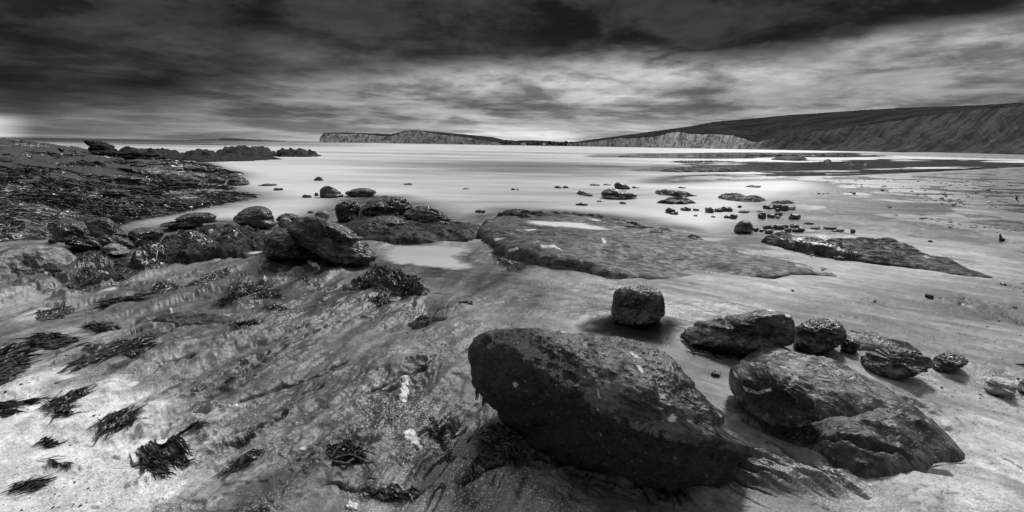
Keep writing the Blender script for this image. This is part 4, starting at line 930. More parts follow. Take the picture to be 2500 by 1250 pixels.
# ================================================================== STONES (boxes in the photo)
G_W = 'small stones standing in the water'
G_P = 'dark stones scattered where water meets sand'
ST = [((765, 433), (790, 443), 'D', 'lone small rock far out in the bay', G_W), ((666, 459), (695, 467), 'D', 'small flat rock in the water beyond the rounded black boulder', G_W),
 ((632, 448), (677, 456), 'D', 'low awash rock left of the small flat one in the bay', G_W), ((736, 476), (762, 485), 'D', 'dark flat stone left of the steep dark rock in the water', G_W),
 ((767, 471), (779, 481), 'D', 'little stone touching the steep dark rock in the water', G_W), ((750, 515), (770, 523), 'D', 'flat dark stone behind the pale rounded stone', G_W),
 ((986, 447), (1009, 453), 'D', 'tiny rock awash in the middle of the bay', G_W), ((1128, 459), (1145, 464), 'D', 'tiny awash rock right of the middle of the bay', G_W),
 ((1248, 459), (1258, 466), 'D', 'left pebble of the tiny pair in the middle shallows', G_W), ((1260, 461), (1267, 466), 'D', 'right pebble of the tiny pair in the middle shallows', G_W),
 ((1354, 454), (1372, 461), 'D', 'left stone of the low pair in the shallows', G_W), ((1374, 454), (1390, 461), 'D', 'right stone of the low pair in the shallows', G_W),
 ((1406, 495), (1434, 504), 'D', 'pointed dark stone in the shallows beyond the middle slab', G_W), ((1512, 492), (1528, 500), 'G', 'small round stone in front of the split double rock', G_W),
 ((1456, 489), (1472, 495), 'D', 'small stone left of the split double rock base', G_W), ((1440, 449), (1466, 455), 'G', 'flat stone behind and left of the split double rock', G_W),
 ((1472, 449), (1494, 454), 'G', 'flat stone touching the shallows just left of the dome stone', G_W), ((1543, 455), (1560, 461), 'G', 'flat stone right of the dome stone', G_W),
 ((1817, 452), (1861, 459), 'D', 'flat dark stone beyond the flat dark ledge', G_W), ((1655, 456), (1676, 461), 'D', 'flat stone behind the ragged pair of ledges', G_W),
 ((1624, 508), (1649, 523), 'D', 'leftmost of the dark stones where water meets sand', G_P), ((1634, 517), (1658, 526), 'D', 'low stone at the foot of the leftmost dark one', G_P),
 ((1662, 505), (1687, 517), 'G', 'second dark stone of the row where water meets sand', G_P), ((1691, 509), (1708, 517), 'G', 'small third stone of the row where water meets sand', G_P),
 ((1721, 506), (1743, 522), 'G', 'tilted stone, left one of the tight cluster at the water edge', G_P), ((1743, 508), (1766, 520), 'D', 'middle stone of the tight cluster at the water edge', G_P),
 ((1760, 504), (1788, 519), 'D', 'tall jagged stone of the tight cluster at the water edge', G_P), ((1800, 501), (1811, 509), 'D', 'small upright stone right of the tight cluster', G_P),
 ((1802, 513), (1829, 522), 'D', 'flat stone in front of the small upright one', G_P), ((1692, 524), (1703, 530), 'D', 'pebble in front of the row of dark stones', G_P),
 ((1735, 527), (1747, 533), 'D', 'pebble in front of the tight cluster', G_P), ((1767, 526), (1780, 535), 'D', 'left one of the two stones nearer than the tight cluster', G_P),
 ((1778, 523), (1801, 537), 'D', 'right one of the two stones nearer than the tight cluster', G_P),
 ((1861, 501), (1889, 513), 'G', 'left stone of the heap beside the white flint', G_P), ((1887, 498), (1912, 514), 'D', 'tallest stone of the heap beside the white flint', G_P),
 ((1902, 500), (1926, 516), 'D', 'stone of the heap touching the white flint', G_P), ((1892, 509), (1906, 518), 'G', 'little stone in front of the heap beside the white flint', G_P),
 ((1925, 504), (1944, 514), 'W', 'bright white flint beside the heap of dark stones', G_P), ((1848, 513), (1862, 519), 'W', 'small white flint left of the heap', G_P),
 ((1850, 519), (1872, 537), 'D', 'tall black stone with a reflection, nearest of the heap', G_P), ((1872, 523), (1892, 534), 'D', 'dark stone right of the tall black one', G_P),
 ((1890, 518), (1912, 528), 'D', 'dark stone behind the small pale one', G_P), ((1893, 526), (1905, 534), 'L', 'small pale stone left of the oblong cobble', G_P),
 ((1925, 522), (1956, 537), 'G', 'smooth oblong cobble right of the heap', G_P), ((1962, 541), (1986, 549), 'D', 'flat dark stone right of the oblong cobble', G_P),
 ((1862, 549), (1889, 562), 'D', 'black stone at the left end of the near line of stones', G_P), ((1866, 560), (1890, 571), 'D', 'stone below the black one at the left end of the near line', G_P),
 ((1888, 548), (1916, 561), 'G', 'rounded stone second in the near line', G_P), ((1910, 549), (1926, 557), 'D', 'small dark stone third in the near line', G_P),
 ((1915, 556), (1934, 568), 'L', 'pale stone in the middle of the near line', G_P), ((1926, 547), (1953, 557), 'G', 'flat stone behind the pale one in the near line', G_P),
 ((1934, 558), (1950, 568), 'G', 'stone right of the pale one in the near line', G_P), ((1947, 556), (1965, 568), 'D', 'dark stone at the right of the near line cluster', G_P),
 ((1978, 553), (2003, 560), 'G', 'flat thin stone right of the near line cluster', G_P), ((2010, 551), (2048, 560), 'G', 'long flat stone, far one of a flat pair', G_P),
 ((2030, 558), (2063, 567), 'D', 'long flat stone, near one of a flat pair', G_P), ((2076, 559), (2089, 571), 'D', 'round dark stone alone at the right end of the near line', G_P),
 ((1838, 556), (1852, 566), 'D', 'small stone touching the egg-shaped boulder', G_P), ((1853, 560), (1865, 567), 'D', 'tiny stone right of the egg-shaped boulder', G_P),
 ((1975, 603), (2003, 615), 'L', 'pale rounded cobble lying in front of the narrow right ledge', None), ((2014, 600), (2042, 618), 'L', 'mottled pale cobble with a white rim against the narrow right ledge', None),
 ((2065, 618), (2112, 634), 'G', 'smooth dark oval cobble at the foot of the narrow right ledge', None), ((2033, 625), (2064, 635), 'D', 'dark stone left of the smooth oval cobble', None),
 ((2108, 619), (2124, 635), 'G', 'small stone wedged right of the smooth oval cobble', None), ((2120, 622), (2145, 634), 'D', 'black stone right of the wedged small one', None),
 ((2168, 598), (2187, 606), 'D', 'dark lump sitting on top of the narrow right ledge', None),
 ((2258, 716), (2279, 728), 'D', 'lone dark pebble on the open sand above the dark row', None), ((2468, 747), (2482, 752), 'D', 'small dark pebble near the right edge of the sand', None),
 ((2132, 733), (2139, 737), 'D', 'tiny dark pebble left of the lone pebble on the open sand', None),
 ((2150, 461), (2160, 467), 'D', 'dark pebble on the far wet sand, largest of the specks', None), ((2300, 472), (2313, 477), 'D', 'flat dark pebble on the far sand towards the right', None),
 ((2293, 482), (2305, 487), 'D', 'flat pebble just nearer than the far right one', None), ((2274, 486), (2289, 490), 'D', 'flat weedy pebble left of the far right pair', None),
 ((2322, 497), (2334, 502), 'D', 'pebble on dark sand right of the far pair', None), ((2167, 503), (2178, 508), 'D', 'pebble alone in the middle of the far sand', None),
 ((2080, 470), (2090, 475), 'D', 'pebble at the left of the far speckled sand', None), ((2265, 586), (2278, 592), 'D', 'dark pebble on the sand above the narrow ledge tip', None),
 ((2438, 580), (2455, 589), 'G', 'low stone at the foot of the little post', None), ((2315, 552), (2324, 556), 'L', 'small pale pebble on the right-hand sand', None),
 ((2435, 780), (2443, 784), 'W', 'tiny white pebble on the dark sand at the right', None), ((2295, 944), (2303, 949), 'D', 'tiny black pebble left of the white flint cobble', None),
 ((605, 909), (612, 912), 'D', 'left of two tiny black pebbles on the streaked rock', None), ((619, 914), (626, 919), 'D', 'right of two tiny black pebbles on the streaked rock', None),
 ((1160, 512), (1186, 522), 'D', 'dark stone at the far left tip of the middle slab', None)]
MT = dict(D=M_DARK, G=M_GREY, L=M_LIGHT, W=M_WHITE)
for a, b, mk, lab, g in ST:
    kw = dict(zg=-.02) if g == G_W else {}
    boulder('pebble' if b[0] - a[0] < 60 else 'boulder', [a, b], MT[mk], lab, 'stone', g, rough=.08 if mk in 'GL' else .13, e=float(rng.uniform(1.9, 2.5)), **kw)

# ================================================================== SEAWEED
weed_clump([(73, 835), (95, 820), (150, 815), (193, 828), (175, 845), (130, 857), (80, 848)], (1, -.12), 220, 'black frond clump below the pale trickle, at the left', .10)
weed_clump([(0, 850), (40, 835), (80, 860), (60, 900), (0, 950), (-60, 920)], (.9, -.35), 420, 'big spiky seaweed mass cut by the left edge', .12)
weed_clump([(165, 880), (230, 850), (300, 834), (370, 838), (350, 852), (280, 862), (220, 892), (170, 905)], (.9, -.3), 330, 'feathery clump fanning right above a white puddle', .12)
weed_clump([(300, 860), (380, 852), (384, 865), (330, 872), (300, 872)], (1, .1), 70, 'thin fringe of fronds right of the feathery clump', .10)
weed_clump([(230, 728), (260, 718), (320, 722), (375, 730), (350, 742), (290, 745), (240, 740)], (.95, -.1), 260, 'flat black weed draped on a rib of the left rock', .11, zoff=.03)
weed_clump([(500, 752), (560, 722), (590, 705), (640, 700), (690, 715), (660, 732), (590, 738), (540, 756)], (.9, -.3), 480, 'long thick weed bank in the middle of the left foreground rock', .12, lift=.05)
weed_clump([(84, 785), (120, 765), (160, 747), (186, 750), (170, 768), (120, 785)], (.85, -.45), 150, 'slanting weed strip on the left rib', .09)
weed_clump([(104, 985), (140, 965), (180, 946), (222, 955), (205, 968), (160, 985), (190, 1005), (170, 1022), (130, 1018), (150, 1000)], (.85, -.4), 230, 'curved comb of dark fronds on the pale sand', .09, .007)
weed_clump([(238, 1040), (262, 1015), (295, 998), (322, 1005), (334, 1022), (300, 1040), (260, 1048)], (.8, -.5), 220, 'brush-like black tuft on the pale sand, pointing left', .09, .007)
weed_clump([(-20, 985), (40, 972), (98, 972), (60, 985), (0, 998)], (.95, -.2), 120, 'thin weed streak at the left edge of the pale sand', .11, .007)
weed_clump([(0, 1003), (30, 998), (52, 1012), (20, 1020), (0, 1018)], (.95, .1), 60, 'small faint weed patch at the left edge', .07, .006)
weed_clump([(335, 1130), (345, 1090), (380, 1072), (440, 1085), (462, 1120), (430, 1140), (400, 1168), (370, 1160)], (.75, .35), 300, 'tangled dark weed wrapped round the low knob of the left foreground', .09, .007)
weed_clump([(395, 1075), (440, 1050), (520, 1046), (515, 1056), (450, 1062), (410, 1082)], (.95, -.2), 90, 'thin weed line trailing right from the tangle', .08, .006)
weed_clump([(637, 762), (660, 750), (712, 758), (700, 770), (660, 772)], (1, .15), 80, 'small star-shaped weed tuft right of the long weed bank', .07)
weed_clump([(732, 684), (742, 679), (756, 692), (758, 696), (738, 692)], (.8, .5), 40, 'tiny black weed scrap above the lone hump', .06)
weed_clump([(907, 738), (920, 725), (945, 724), (955, 735), (930, 745)], (1, .1), 130, 'dark weed tuft at the foot of the lone black hump', .06)
weed_clump([(840, 700), (900, 674), (980, 676), (1040, 704), (1000, 716), (940, 704), (870, 706)], (1, .35), 420, 'glossy weed draped over the lone black hump', .09, zoff=.03)
weed_clump([(105, 1125), (135, 1122), (180, 1140), (160, 1146), (120, 1135)], (.9, .3), 40, 'faint curl of weed low on the pale sand', .06, .005)
weed_clump([(20, 1180), (70, 1172), (130, 1165), (120, 1185), (60, 1202)], (.9, -.3), 80, 'pale-sand weed scatter at the lower left', .06, .005)
weed_clump([(1115, 745), (1140, 738), (1160, 742), (1150, 748)], (1, 0), 30, 'thread of weed above the huge boulder', .07, .005)
weed_clump([(210, 640), (260, 615), (330, 640), (310, 670), (240, 690), (180, 670)], (.9, .3), 260, 'dark weed spread over the rocks below the black humps', .13, zoff=.02)
weed_clump([(120, 700), (200, 668), (300, 670), (240, 695), (150, 712)], (.95, -.3), 200, 'dark weed lying along the left rock rib', .13, zoff=.02)
weed_clump([(1560, 1195), (1620, 1180), (1700, 1195), (1690, 1225), (1640, 1235), (1590, 1220)], (.6, .6), 160, 'wet weed spilling out from under the huge boulder', .08, .006, lift=.03)
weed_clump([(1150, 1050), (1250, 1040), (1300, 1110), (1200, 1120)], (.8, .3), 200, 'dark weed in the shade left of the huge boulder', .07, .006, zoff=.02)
weed_clump([(1200, 775), (1230, 770), (1290, 775), (1250, 780)], (1, 0), 1, 'single weed thread behind the huge boulder', .05, .004)
for ol, dr, n_, lab, ln_ in [
    ([(361, 706), (390, 694), (440, 690), (460, 700), (420, 712), (380, 718)], (.9, -.35), 110, 'thin dark weed fringe above the flat black weed on the rib', .10),
    ([(455, 690), (500, 672), (560, 656), (566, 662), (510, 684), (462, 696)], (.9, -.4), 150, 'dark weed line filling a crack between the rib and the long weed bank', .09),
    ([(300, 650), (340, 628), (420, 620), (410, 640), (350, 655), (310, 668)], (.9, -.3), 220, 'black weed fringing the near side of the broken ledge', .12),
    ([(20, 660), (90, 650), (160, 668), (120, 690), (50, 684)], (.95, .1), 200, 'dark weed mat below the pale slab at the left edge', .12),
    ([(420, 610), (480, 596), (560, 588), (600, 600), (540, 612), (460, 622)], (.95, -.15), 200, 'weed growing over the top of the broken ledge', .13),
    ([(200, 800), (240, 790), (300, 800), (270, 812), (220, 812)], (.95, .05), 90, 'sparse weed patch above the feathery clump', .08),
    ([(560, 805), (600, 796), (640, 800), (610, 812)], (1, .1), 50, 'scrap of weed right of the lens-shaped slab', .07),
    ([(870, 1205), (960, 1190), (1040, 1200), (980, 1216), (900, 1216)], (.9, .2), 60, 'scattered weed bits right of the forked white patch', .05),
    ([(90, 1085), (120, 1070), (150, 1076), (120, 1092)], (.9, -.3), 40, 'little weed scrap on the palest sand', .05),
    ([(540, 1150), (600, 1110), (640, 1095), (650, 1105), (600, 1135), (556, 1160)], (.8, -.5), 80, 'thin weed lying in a crack left of the branching holdfast', .06),
    ([(1880, 590), (1960, 592), (2040, 612), (2100, 640), (2020, 630), (1930, 612)], (1, .3), 260, 'black weed hanging along the near side of the narrow right ledge', .12),
    ([(1200, 610), (1240, 640), (1300, 650), (1280, 660), (1230, 652), (1200, 630)], (.9, .3), 160, 'weed fringe under the near left corner of the middle slab', .10),
    ([(880, 560), (930, 545), (1000, 552), (1020, 572), (950, 582), (900, 576)], (.9, .3), 240, 'black weed hanging over the front of the knobbly island', .12),
    ([(1680, 850), (1740, 838), (1800, 845), (1850, 862), (1800, 872), (1730, 862)], (.9, .2), 150, 'dark weed along the foot of the long stepped rock', .08)]:
    weed_clump(ol, dr, n_, lab, ln_, lift=.014)
# seaweed hanging from the overhanging left end of the big boulder
rr = np.random.default_rng(3); V = []; Fc = []; nb0 = 0
for i in range(9):
    u_ = 1160 + i * 3.4 + rr.normal(0, 1); top = P(u_, 940, 0); d0 = 2.62; r_ = ray(u_, 925 + i * 4); p0 = CAM + r_ / r_[1] * d0
    zend = max(p0[2] - rr.uniform(.07, .16), .04); n = 10; z = np.linspace(p0[2] + .03, zend, n); wx = .006 * (1 - .6 * np.linspace(0, 1, n))
    xx = p0[0] + .004 * np.sin(np.linspace(0, 4, n) + i); yy = p0[1] + .004 * np.cos(np.linspace(0, 5, n) + i)
    for sgn in (-1, 1): V.append(np.stack([xx + sgn * wx, yy + sgn * .003, z], 1))
    j = np.arange(n - 1); Fc.append(np.stack([nb0 + j, nb0 + j + 1, nb0 + n + j + 1, nb0 + n + j], 1)); nb0 += 2 * n
V = np.concatenate(V); Fc = np.concatenate(Fc)
tag(mesh_obj('hanging_seaweed', V, Fc, M_WEED, attrs=dict(shade=np.full(len(V), .3)), origin=V.min(0)), 'limp black seaweed strands hanging from the left end of the huge boulder', 'seaweed')

# kelp covering the left reef: nobody could count it
def kelp_bed(n, seed):
    rr = np.random.default_rng(seed); x0, y0 = REEF.min(0); x1 = REEF[:, 0].max()
    A = rr.uniform(RAD(-62), RAD(-24), n * 6); d = np.exp(rr.uniform(math.log(4.5), math.log(40), n * 6)); p = np.stack([d * np.sin(A), d * np.cos(A), 0 * d], 1)
    s = sdf(p[:, 0], p[:, 1], REEF); gap = fbm2(p[:, 0] * .5, p[:, 1] * .5, 4, .6, 93)
    ok = (s > .05) & (gap > -.55) & (rr.random(len(d)) < .5 + .5 * sstep(34, 22, d)); p = p[ok][:n]; d = d[ok][:n]
    a = rr.normal(RAD(-8), .38, len(p)) + 1.6 * fbm2(p[:, 0] * .45, p[:, 1] * .45, 3, .5, 97); dirs = np.stack([np.cos(a), np.sin(a)], 1)
    ln = .024 * d * rr.uniform(.4, 1.6, len(p)) ; wd = .0014 * d * rr.uniform(.6, 1.6, len(p))
    V, Fc, sh = ribbons(p, dirs, ln, wd, rr, rr.uniform(.1, 1, len(p)) * .0032 * d, 4, .7, lambda x, y: ground_z(x, y, False) + .02, shade=np.clip(.42 + 1.6 * fbm2(p[:, 0] * .6, p[:, 1] * .6, 4, .6, 91) + rr.normal(0, .2, len(p)), 0, 1))
    return V, Fc, sh
V, Fc, sh = kelp_bed(70000, 11)
tag(mesh_obj('kelp_bed', V, Fc, M_KBED, attrs=dict(shade=sh)), 'thick bed of wet kelp covering the reef on the left', 'kelp', kind='stuff')

# ================================================================== KELP STALK / ROOT in the foreground
def tube(path, rad, n=8):
    path = np.asarray(path, float); k = len(path); V = []
    for i in range(k):
        t = path[min(i + 1, k - 1)] - path[max(i - 1, 0)]; t /= np.linalg.norm(t) + 1e-9
        a = np.cross(t, [0, 0, 1.0]); 
        if np.linalg.norm(a) < .1: a = np.cross(t, [0, 1.0, 0])
        a /= np.linalg.norm(a); b = np.cross(t, a)
        for j in range(n):
            q = 2 * math.pi * j / n; V.append(path[i] + rad[i] * (math.cos(q) * a + math.sin(q) * b))
    F_ = [[i * n + j, i * n + (j + 1) % n, (i + 1) * n + (j + 1) % n, (i + 1) * n + j] for i in range(k - 1) for j in range(n)]
    V.append(path[0]); V.append(path[-1]); a0 = len(V) - 2
    F_ += [[a0, (j + 1) % n, j, j] for j in range(n)] + [[a0 + 1, (k - 1) * n + j, (k - 1) * n + (j + 1) % n, (k - 1) * n + (j + 1) % n] for j in range(n)]
    return V, F_
def tubes(name, specs, mat, label, cat):
    V = []; F3 = []
    for pts, r1, r2 in specs:
        pts = np.asarray(pts, float); t = np.linspace(0, len(pts) - 1, len(pts) * 5); q = np.stack([np.interp(t, np.arange(len(pts)), pts[:, i]) for i in range(3)], 1)
        q[1:-1] += np.random.default_rng(len(V)).normal(0, .0015, q[1:-1].shape)
        v_, f_ = tube(q, np.linspace(r1, r2, len(q))); o_ = len(V); V += list(v_)
        for f in f_:
            f = [i + o_ for i in f]
            F3.append([f[0], f[1], f[2]])
            if f[3] != f[2]: F3.append([f[0], f[2], f[3]])
    V = np.array(V); o = mesh_obj(name, V, F3, mat, origin=(V[:, 0].mean(), V[:, 1].mean(), V[:, 2].min()), attrs=dict(shade=np.full(len(V), .2)))
    return tag(o, label, cat)
def pz(u, v, h):                    # a point h above the ground seen at (u, v)
    q = P(u, v, .1)
    for _ in range(3): q = P(u, v, float(surf(np.array([q[0]]), np.array([q[1]]))[0]) + h)
    return q
rt = [([pz(870, 1120, .02), pz(858, 1090, .05), pz(848, 1075, .08), pz(845, 1058, .09)], .006, .003), ([pz(848, 1075, .08), pz(838, 1072, .08), pz(824, 1068, .08)], .004, .002),
      ([pz(806, 1118, .015), pz(822, 1100, .04), pz(838, 1086, .05), pz(852, 1092, .05)], .008, .004), ([pz(812, 1128, .01), pz(845, 1132, .02), pz(870, 1116, .03), pz(890, 1125, .02), pz(905, 1148, .015), pz(900, 1168, .01), pz(918, 1170, .01)], .009, .003),
      ([pz(870, 1116, .03), pz(888, 1100, .04), pz(900, 1102, .03), pz(916, 1110, .02)], .005, .002), ([pz(868, 1118, .03), pz(862, 1100, .05), pz(873, 1092, .05)], .004, .002),
      ([pz(816, 1122, .01), pz(840, 1112, .03), pz(868, 1112, .03)], .007, .006), ([pz(895, 1130, .02), pz(912, 1128, .03), pz(920, 1140, .01)], .004, .002)]
tubes('kelp_stalk', rt, M_WOOD, 'black branching kelp holdfast lying on the bare foreground rock', 'kelp root')
weed_clump([(806, 1110), (830, 1095), (880, 1108), (890, 1128), (850, 1138), (815, 1130)], (.8, .1), 130, 'dark torn fronds round the branching holdfast', .06, .008, lift=.02)
st = [([pz(2444, 588, 0), pz(2443, 580, .06), pz(2442, 572, .11)], .022, .014), ([pz(2443, 582, .05), pz(2448, 580, .06)], .012, .006)]
tubes('wooden_stump', st, M_WOODG, 'short weathered post sticking out of the right-hand sand', 'post')
st = [([pz(2481, 485, 0), pz(2483, 481, .10), pz(2486, 479, .16)], .03, .015)]
tubes('wooden_stump', st, M_WOODG, 'tiny far leaning post near the right edge of the beach', 'post')

# ================================================================== WHITE PATCHES: GLARE PAINTED AS SOLID WHITE, PLUS A VEIN
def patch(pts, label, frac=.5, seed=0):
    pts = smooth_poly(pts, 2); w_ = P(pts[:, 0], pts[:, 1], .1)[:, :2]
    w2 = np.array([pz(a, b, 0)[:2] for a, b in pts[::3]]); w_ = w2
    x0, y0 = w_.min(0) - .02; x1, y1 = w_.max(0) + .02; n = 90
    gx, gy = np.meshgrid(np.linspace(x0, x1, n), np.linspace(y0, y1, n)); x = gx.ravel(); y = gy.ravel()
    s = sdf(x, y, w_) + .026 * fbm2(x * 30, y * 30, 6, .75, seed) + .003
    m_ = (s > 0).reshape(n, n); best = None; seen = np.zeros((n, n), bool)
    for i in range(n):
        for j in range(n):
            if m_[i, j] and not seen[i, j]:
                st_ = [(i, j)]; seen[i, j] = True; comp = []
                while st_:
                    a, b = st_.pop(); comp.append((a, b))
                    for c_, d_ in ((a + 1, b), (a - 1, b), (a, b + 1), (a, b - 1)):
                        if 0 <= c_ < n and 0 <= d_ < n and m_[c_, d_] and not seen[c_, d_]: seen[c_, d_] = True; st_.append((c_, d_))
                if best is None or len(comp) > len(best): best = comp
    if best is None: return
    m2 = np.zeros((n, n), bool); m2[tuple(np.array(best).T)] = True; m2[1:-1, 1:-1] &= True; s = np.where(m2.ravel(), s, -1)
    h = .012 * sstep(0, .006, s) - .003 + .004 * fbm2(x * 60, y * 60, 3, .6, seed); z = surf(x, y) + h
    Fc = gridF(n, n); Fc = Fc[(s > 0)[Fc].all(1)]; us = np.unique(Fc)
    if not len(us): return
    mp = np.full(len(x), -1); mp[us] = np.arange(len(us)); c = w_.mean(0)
    tag(mesh_obj('glare_vein_patch', np.stack([x, y, z], 1)[us], mp[Fc], M_GLARE_VEIN, origin=(c[0], c[1], z[us].min())), label, 'white patch', 'white patches on the foreground rock')
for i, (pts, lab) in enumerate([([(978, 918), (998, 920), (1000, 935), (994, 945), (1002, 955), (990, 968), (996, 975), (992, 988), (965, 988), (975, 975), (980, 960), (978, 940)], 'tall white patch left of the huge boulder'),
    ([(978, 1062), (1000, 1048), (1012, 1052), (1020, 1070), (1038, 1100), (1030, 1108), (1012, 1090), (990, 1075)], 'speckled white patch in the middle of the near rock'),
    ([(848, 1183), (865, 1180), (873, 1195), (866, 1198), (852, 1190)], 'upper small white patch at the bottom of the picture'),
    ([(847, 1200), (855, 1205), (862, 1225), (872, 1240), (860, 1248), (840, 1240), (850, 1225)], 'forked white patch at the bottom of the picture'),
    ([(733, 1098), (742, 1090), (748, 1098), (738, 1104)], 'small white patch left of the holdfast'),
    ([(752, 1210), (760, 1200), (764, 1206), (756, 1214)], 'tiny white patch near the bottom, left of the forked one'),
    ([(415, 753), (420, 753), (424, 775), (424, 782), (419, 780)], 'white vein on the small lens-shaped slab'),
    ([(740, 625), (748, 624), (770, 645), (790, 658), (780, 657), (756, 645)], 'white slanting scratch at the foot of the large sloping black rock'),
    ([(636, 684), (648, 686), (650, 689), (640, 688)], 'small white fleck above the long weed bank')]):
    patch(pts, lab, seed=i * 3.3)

# ================================================================== GRIT AND PEBBLES too many to count
def scatter(n, box, size, mats, seed, name, label, vis=None, zf=surf):
    rr = np.random.default_rng(seed); D, F_ = ico(1)
    U = rr.uniform(box[0], box[2], n * 3); Vv = rr.uniform(box[1], box[3], n * 3); p = P(U, Vv, .08)
    w_ = vis(U, Vv, p[:, 0], p[:, 1]); ok = rr.random(len(U)) < w_; p = p[ok][:n]; n = len(p); d = np.hypot(p[:, 0], p[:, 1])
    sz = size * rr.lognormal(0, .5, n) * np.clip(d / 4, .6, 8) ** .75
    p[:, 2] = zf(p[:, 0], p[:, 1]) + sz * .1
    V = p[:, None] + D[None] * (sz[:, None] * rr.uniform(.6, 1.4, (n, 3)) * np.array([1.2, 1.2, .6]))[:, None] + rr.normal(0, 1, (n, len(D), 3)) * sz[:, None, None] * .12
    Fc = (F_[None] + np.arange(n)[:, None, None] * len(D)).reshape(-1, 3)
    tag(mesh_obj(name, V.reshape(-1, 3), Fc, mats, attrs=dict(algae_shade=np.zeros(n * len(D))), smooth=False), label, 'grit', kind='stuff')
cl = lambda s: (lambda U, Vv, x, y: sstep(.12, .45, fbm2(x * 1.3, y * 1.3, 4, .6, s)))
clr = lambda s: (lambda U, Vv, x, y: sstep(.0, .4, fbm2(x * .3, y * .6, 4, .6, s) + .1) * (sdf(U, Vv, [(1950, 430), (2500, 410), (2500, 720), (2060, 560)]) > 0))
scatter(2600, (0, 700, 2500, 1250), .0026, M_DARK, 21, 'grit', 'loose dark grit over the near sand and rock', cl(3.0))
scatter(2600, (0, 720, 2500, 1250), .0024, M_WHITE, 22, 'shell_grit', 'broken white shell grit over the near sand and rock', cl(3.4))
scatter(900, (1950, 425, 2500, 720), .006, M_DARK, 23, 'pebble_scatter', 'small dark pebbles strewn over the far right-hand sand', clr(8.0))

# ================================================================== FAR LAND
def land_mat():
    mt, N = newmat('cliff_and_down'); co = obj_co(N); k = N.attr('chalk'); g = N.attr('turf')
    vs = N.vmap(co, (.03, .03, .02)); a = N.noise(vs, 1.0, 7, .68, .8); b = N.noise(N.vmap(co, (.012, .012, .012)), 1.0, 4, .6)
    d = N.noise(N.vmap(co, (.09, .09, .05)), 1.0, 6, .7, .5)
    ch = N.math('MULTIPLY', N.mr(a, .36, .54, .30, .98), N.mr(d, .35, .6, .35, 1.0))
    sl = N.mr(N.math('ADD', N.math('MULTIPLY', a, .5), N.math('MULTIPLY', d, .5)), .38, .64, .045, .15)
    cf = N.mix(k, sl, ch); tf = N.math('MULTIPLY', N.mr(b, .38, .62, .030, .060), N.mr(d, .35, .65, .65, 1.25))
    col = N.mix(g, cf, tf); finish(N, col, .85, N.math('MULTIPLY', a, 1), .4, 1.5, 0.0); return mt
M_LAND = land_mat()
def hill(name, foot, top, sky_, D0, dc, D1, chalk, n=700, seed=0, label=None, bump=1.0):
    U = np.linspace(foot[0][0], foot[-1][0], n); I = lambda a: np.interp(U, [q[0] for q in a], [q[1] for q in a])
    vf, vt, vs = I(foot), I(top), I(sky_); d0, d1, ck = I(D0), I(D1), I(chalk); dcc = I(dc)
    nc, nt = 44, 26; rows = []; A = []
    gul = rid2(U * .05, U * 0 + seed, 4, .6, seed); g2 = fbm2(U * .02, U * 0 + 3, 4, .6, seed)
    vt = vt + (fbm2(U * .06, U * 0, 4, .6, seed + 4) * 2.2) * bump * np.clip((vf - vt) / 20, 0, 1); vs = np.minimum(vs + fbm2(U * .10, U * 0 + 8, 5, .7, seed + 8) * .9, vt - .0)
    def pt(v, d): r = ray(U, v); return CAM + r / np.hypot(r[:, 0], r[:, 1])[:, None] * d[:, None]
    rows.append(pt(vf + 6, d0 * .985)); A.append((ck, 0 * ck))
    for i in range(nc):
        t = i / (nc - 1); v = vf + (vt - vf) * t
        rl = (rid2(U * .045 + t * 1.2, t * 2.5 + U * .012, 5, .6, seed + 2) * ck + (1 - ck) * .30 * (fbm2(U * .018 + t * .8, t * 1.3 + U * .004, 5, .6, seed + 2) + .4 * rid2(U * .03 + t * .7, t * 1.6, 4, .6, seed + 6))) * np.sin(math.pi * min(t * 1.15, 1)) ** .5
        rows.append(pt(v, d0 + dcc * (t ** .8 + .42 * rl * bump))); A.append((ck, 0 * ck + (0 if t < .97 else 1)))
    for i in range(1, nt + 1):
        t = i / nt; v = vt + (vs - vt) * (1 - (1 - t) ** 1.4); rows.append(pt(v, d0 + dcc + (d1 - d0 - dcc) * t)); A.append((ck, 0 * ck + 1))
    b = rows[-1].copy(); b += (b - CAM) * .3; b[:, 2] = rows[-1][:, 2] * .7; rows.append(b); A.append((ck, 0 * ck + 1))
    c = b + (b - CAM) * .2; c[:, 2] = -5; rows.append(c); A.append((ck, 0 * ck + 1))
    V = np.concatenate(rows); o = mesh_obj(name, V, gridF(len(rows), n), M_LAND, attrs=dict(chalk=np.concatenate([a[0] for a in A]), turf=np.concatenate([a[1] for a in A])))
    o['kind'] = 'structure'
    if label: o['label'] = label
    return o
hill('headland', [(780, 348.5), (900, 351), (1000, 353.5), (1100, 356), (1200, 358.5), (1300, 360), (1480, 363)],
     [(780, 347), (781.5, 336), (786, 331), (792, 326), (800, 325), (850, 327), (880, 326), (920, 330), (950, 332), (962, 328), (985, 321), (1010, 319), (1040, 321.5), (1070, 327), (1100, 330), (1150, 337), (1200, 346), (1230, 351), (1260, 354), (1350, 356), (1480, 358)],
     [(780, 347), (781.5, 335), (786, 330), (792, 324.5), (850, 323.5), (900, 325), (955, 327.5), (962, 326.5), (985, 319.5), (1010, 317.5), (1040, 319.5), (1070, 322.5), (1100, 325), (1150, 329.5), (1200, 334), (1230, 341), (1260, 343), (1300, 342), (1350, 345), (1400, 348), (1480, 352)],
     [(780, 3400), (1100, 3000), (1480, 2600)], [(780, 60), (1480, 60)], [(780, 3700), (1480, 3600)], [(780, 1), (900, .95), (1000, .6), (1200, .55), (1260, .2), (1480, .1)], 900, 3, 'white-cliffed headland at the far side of the bay')
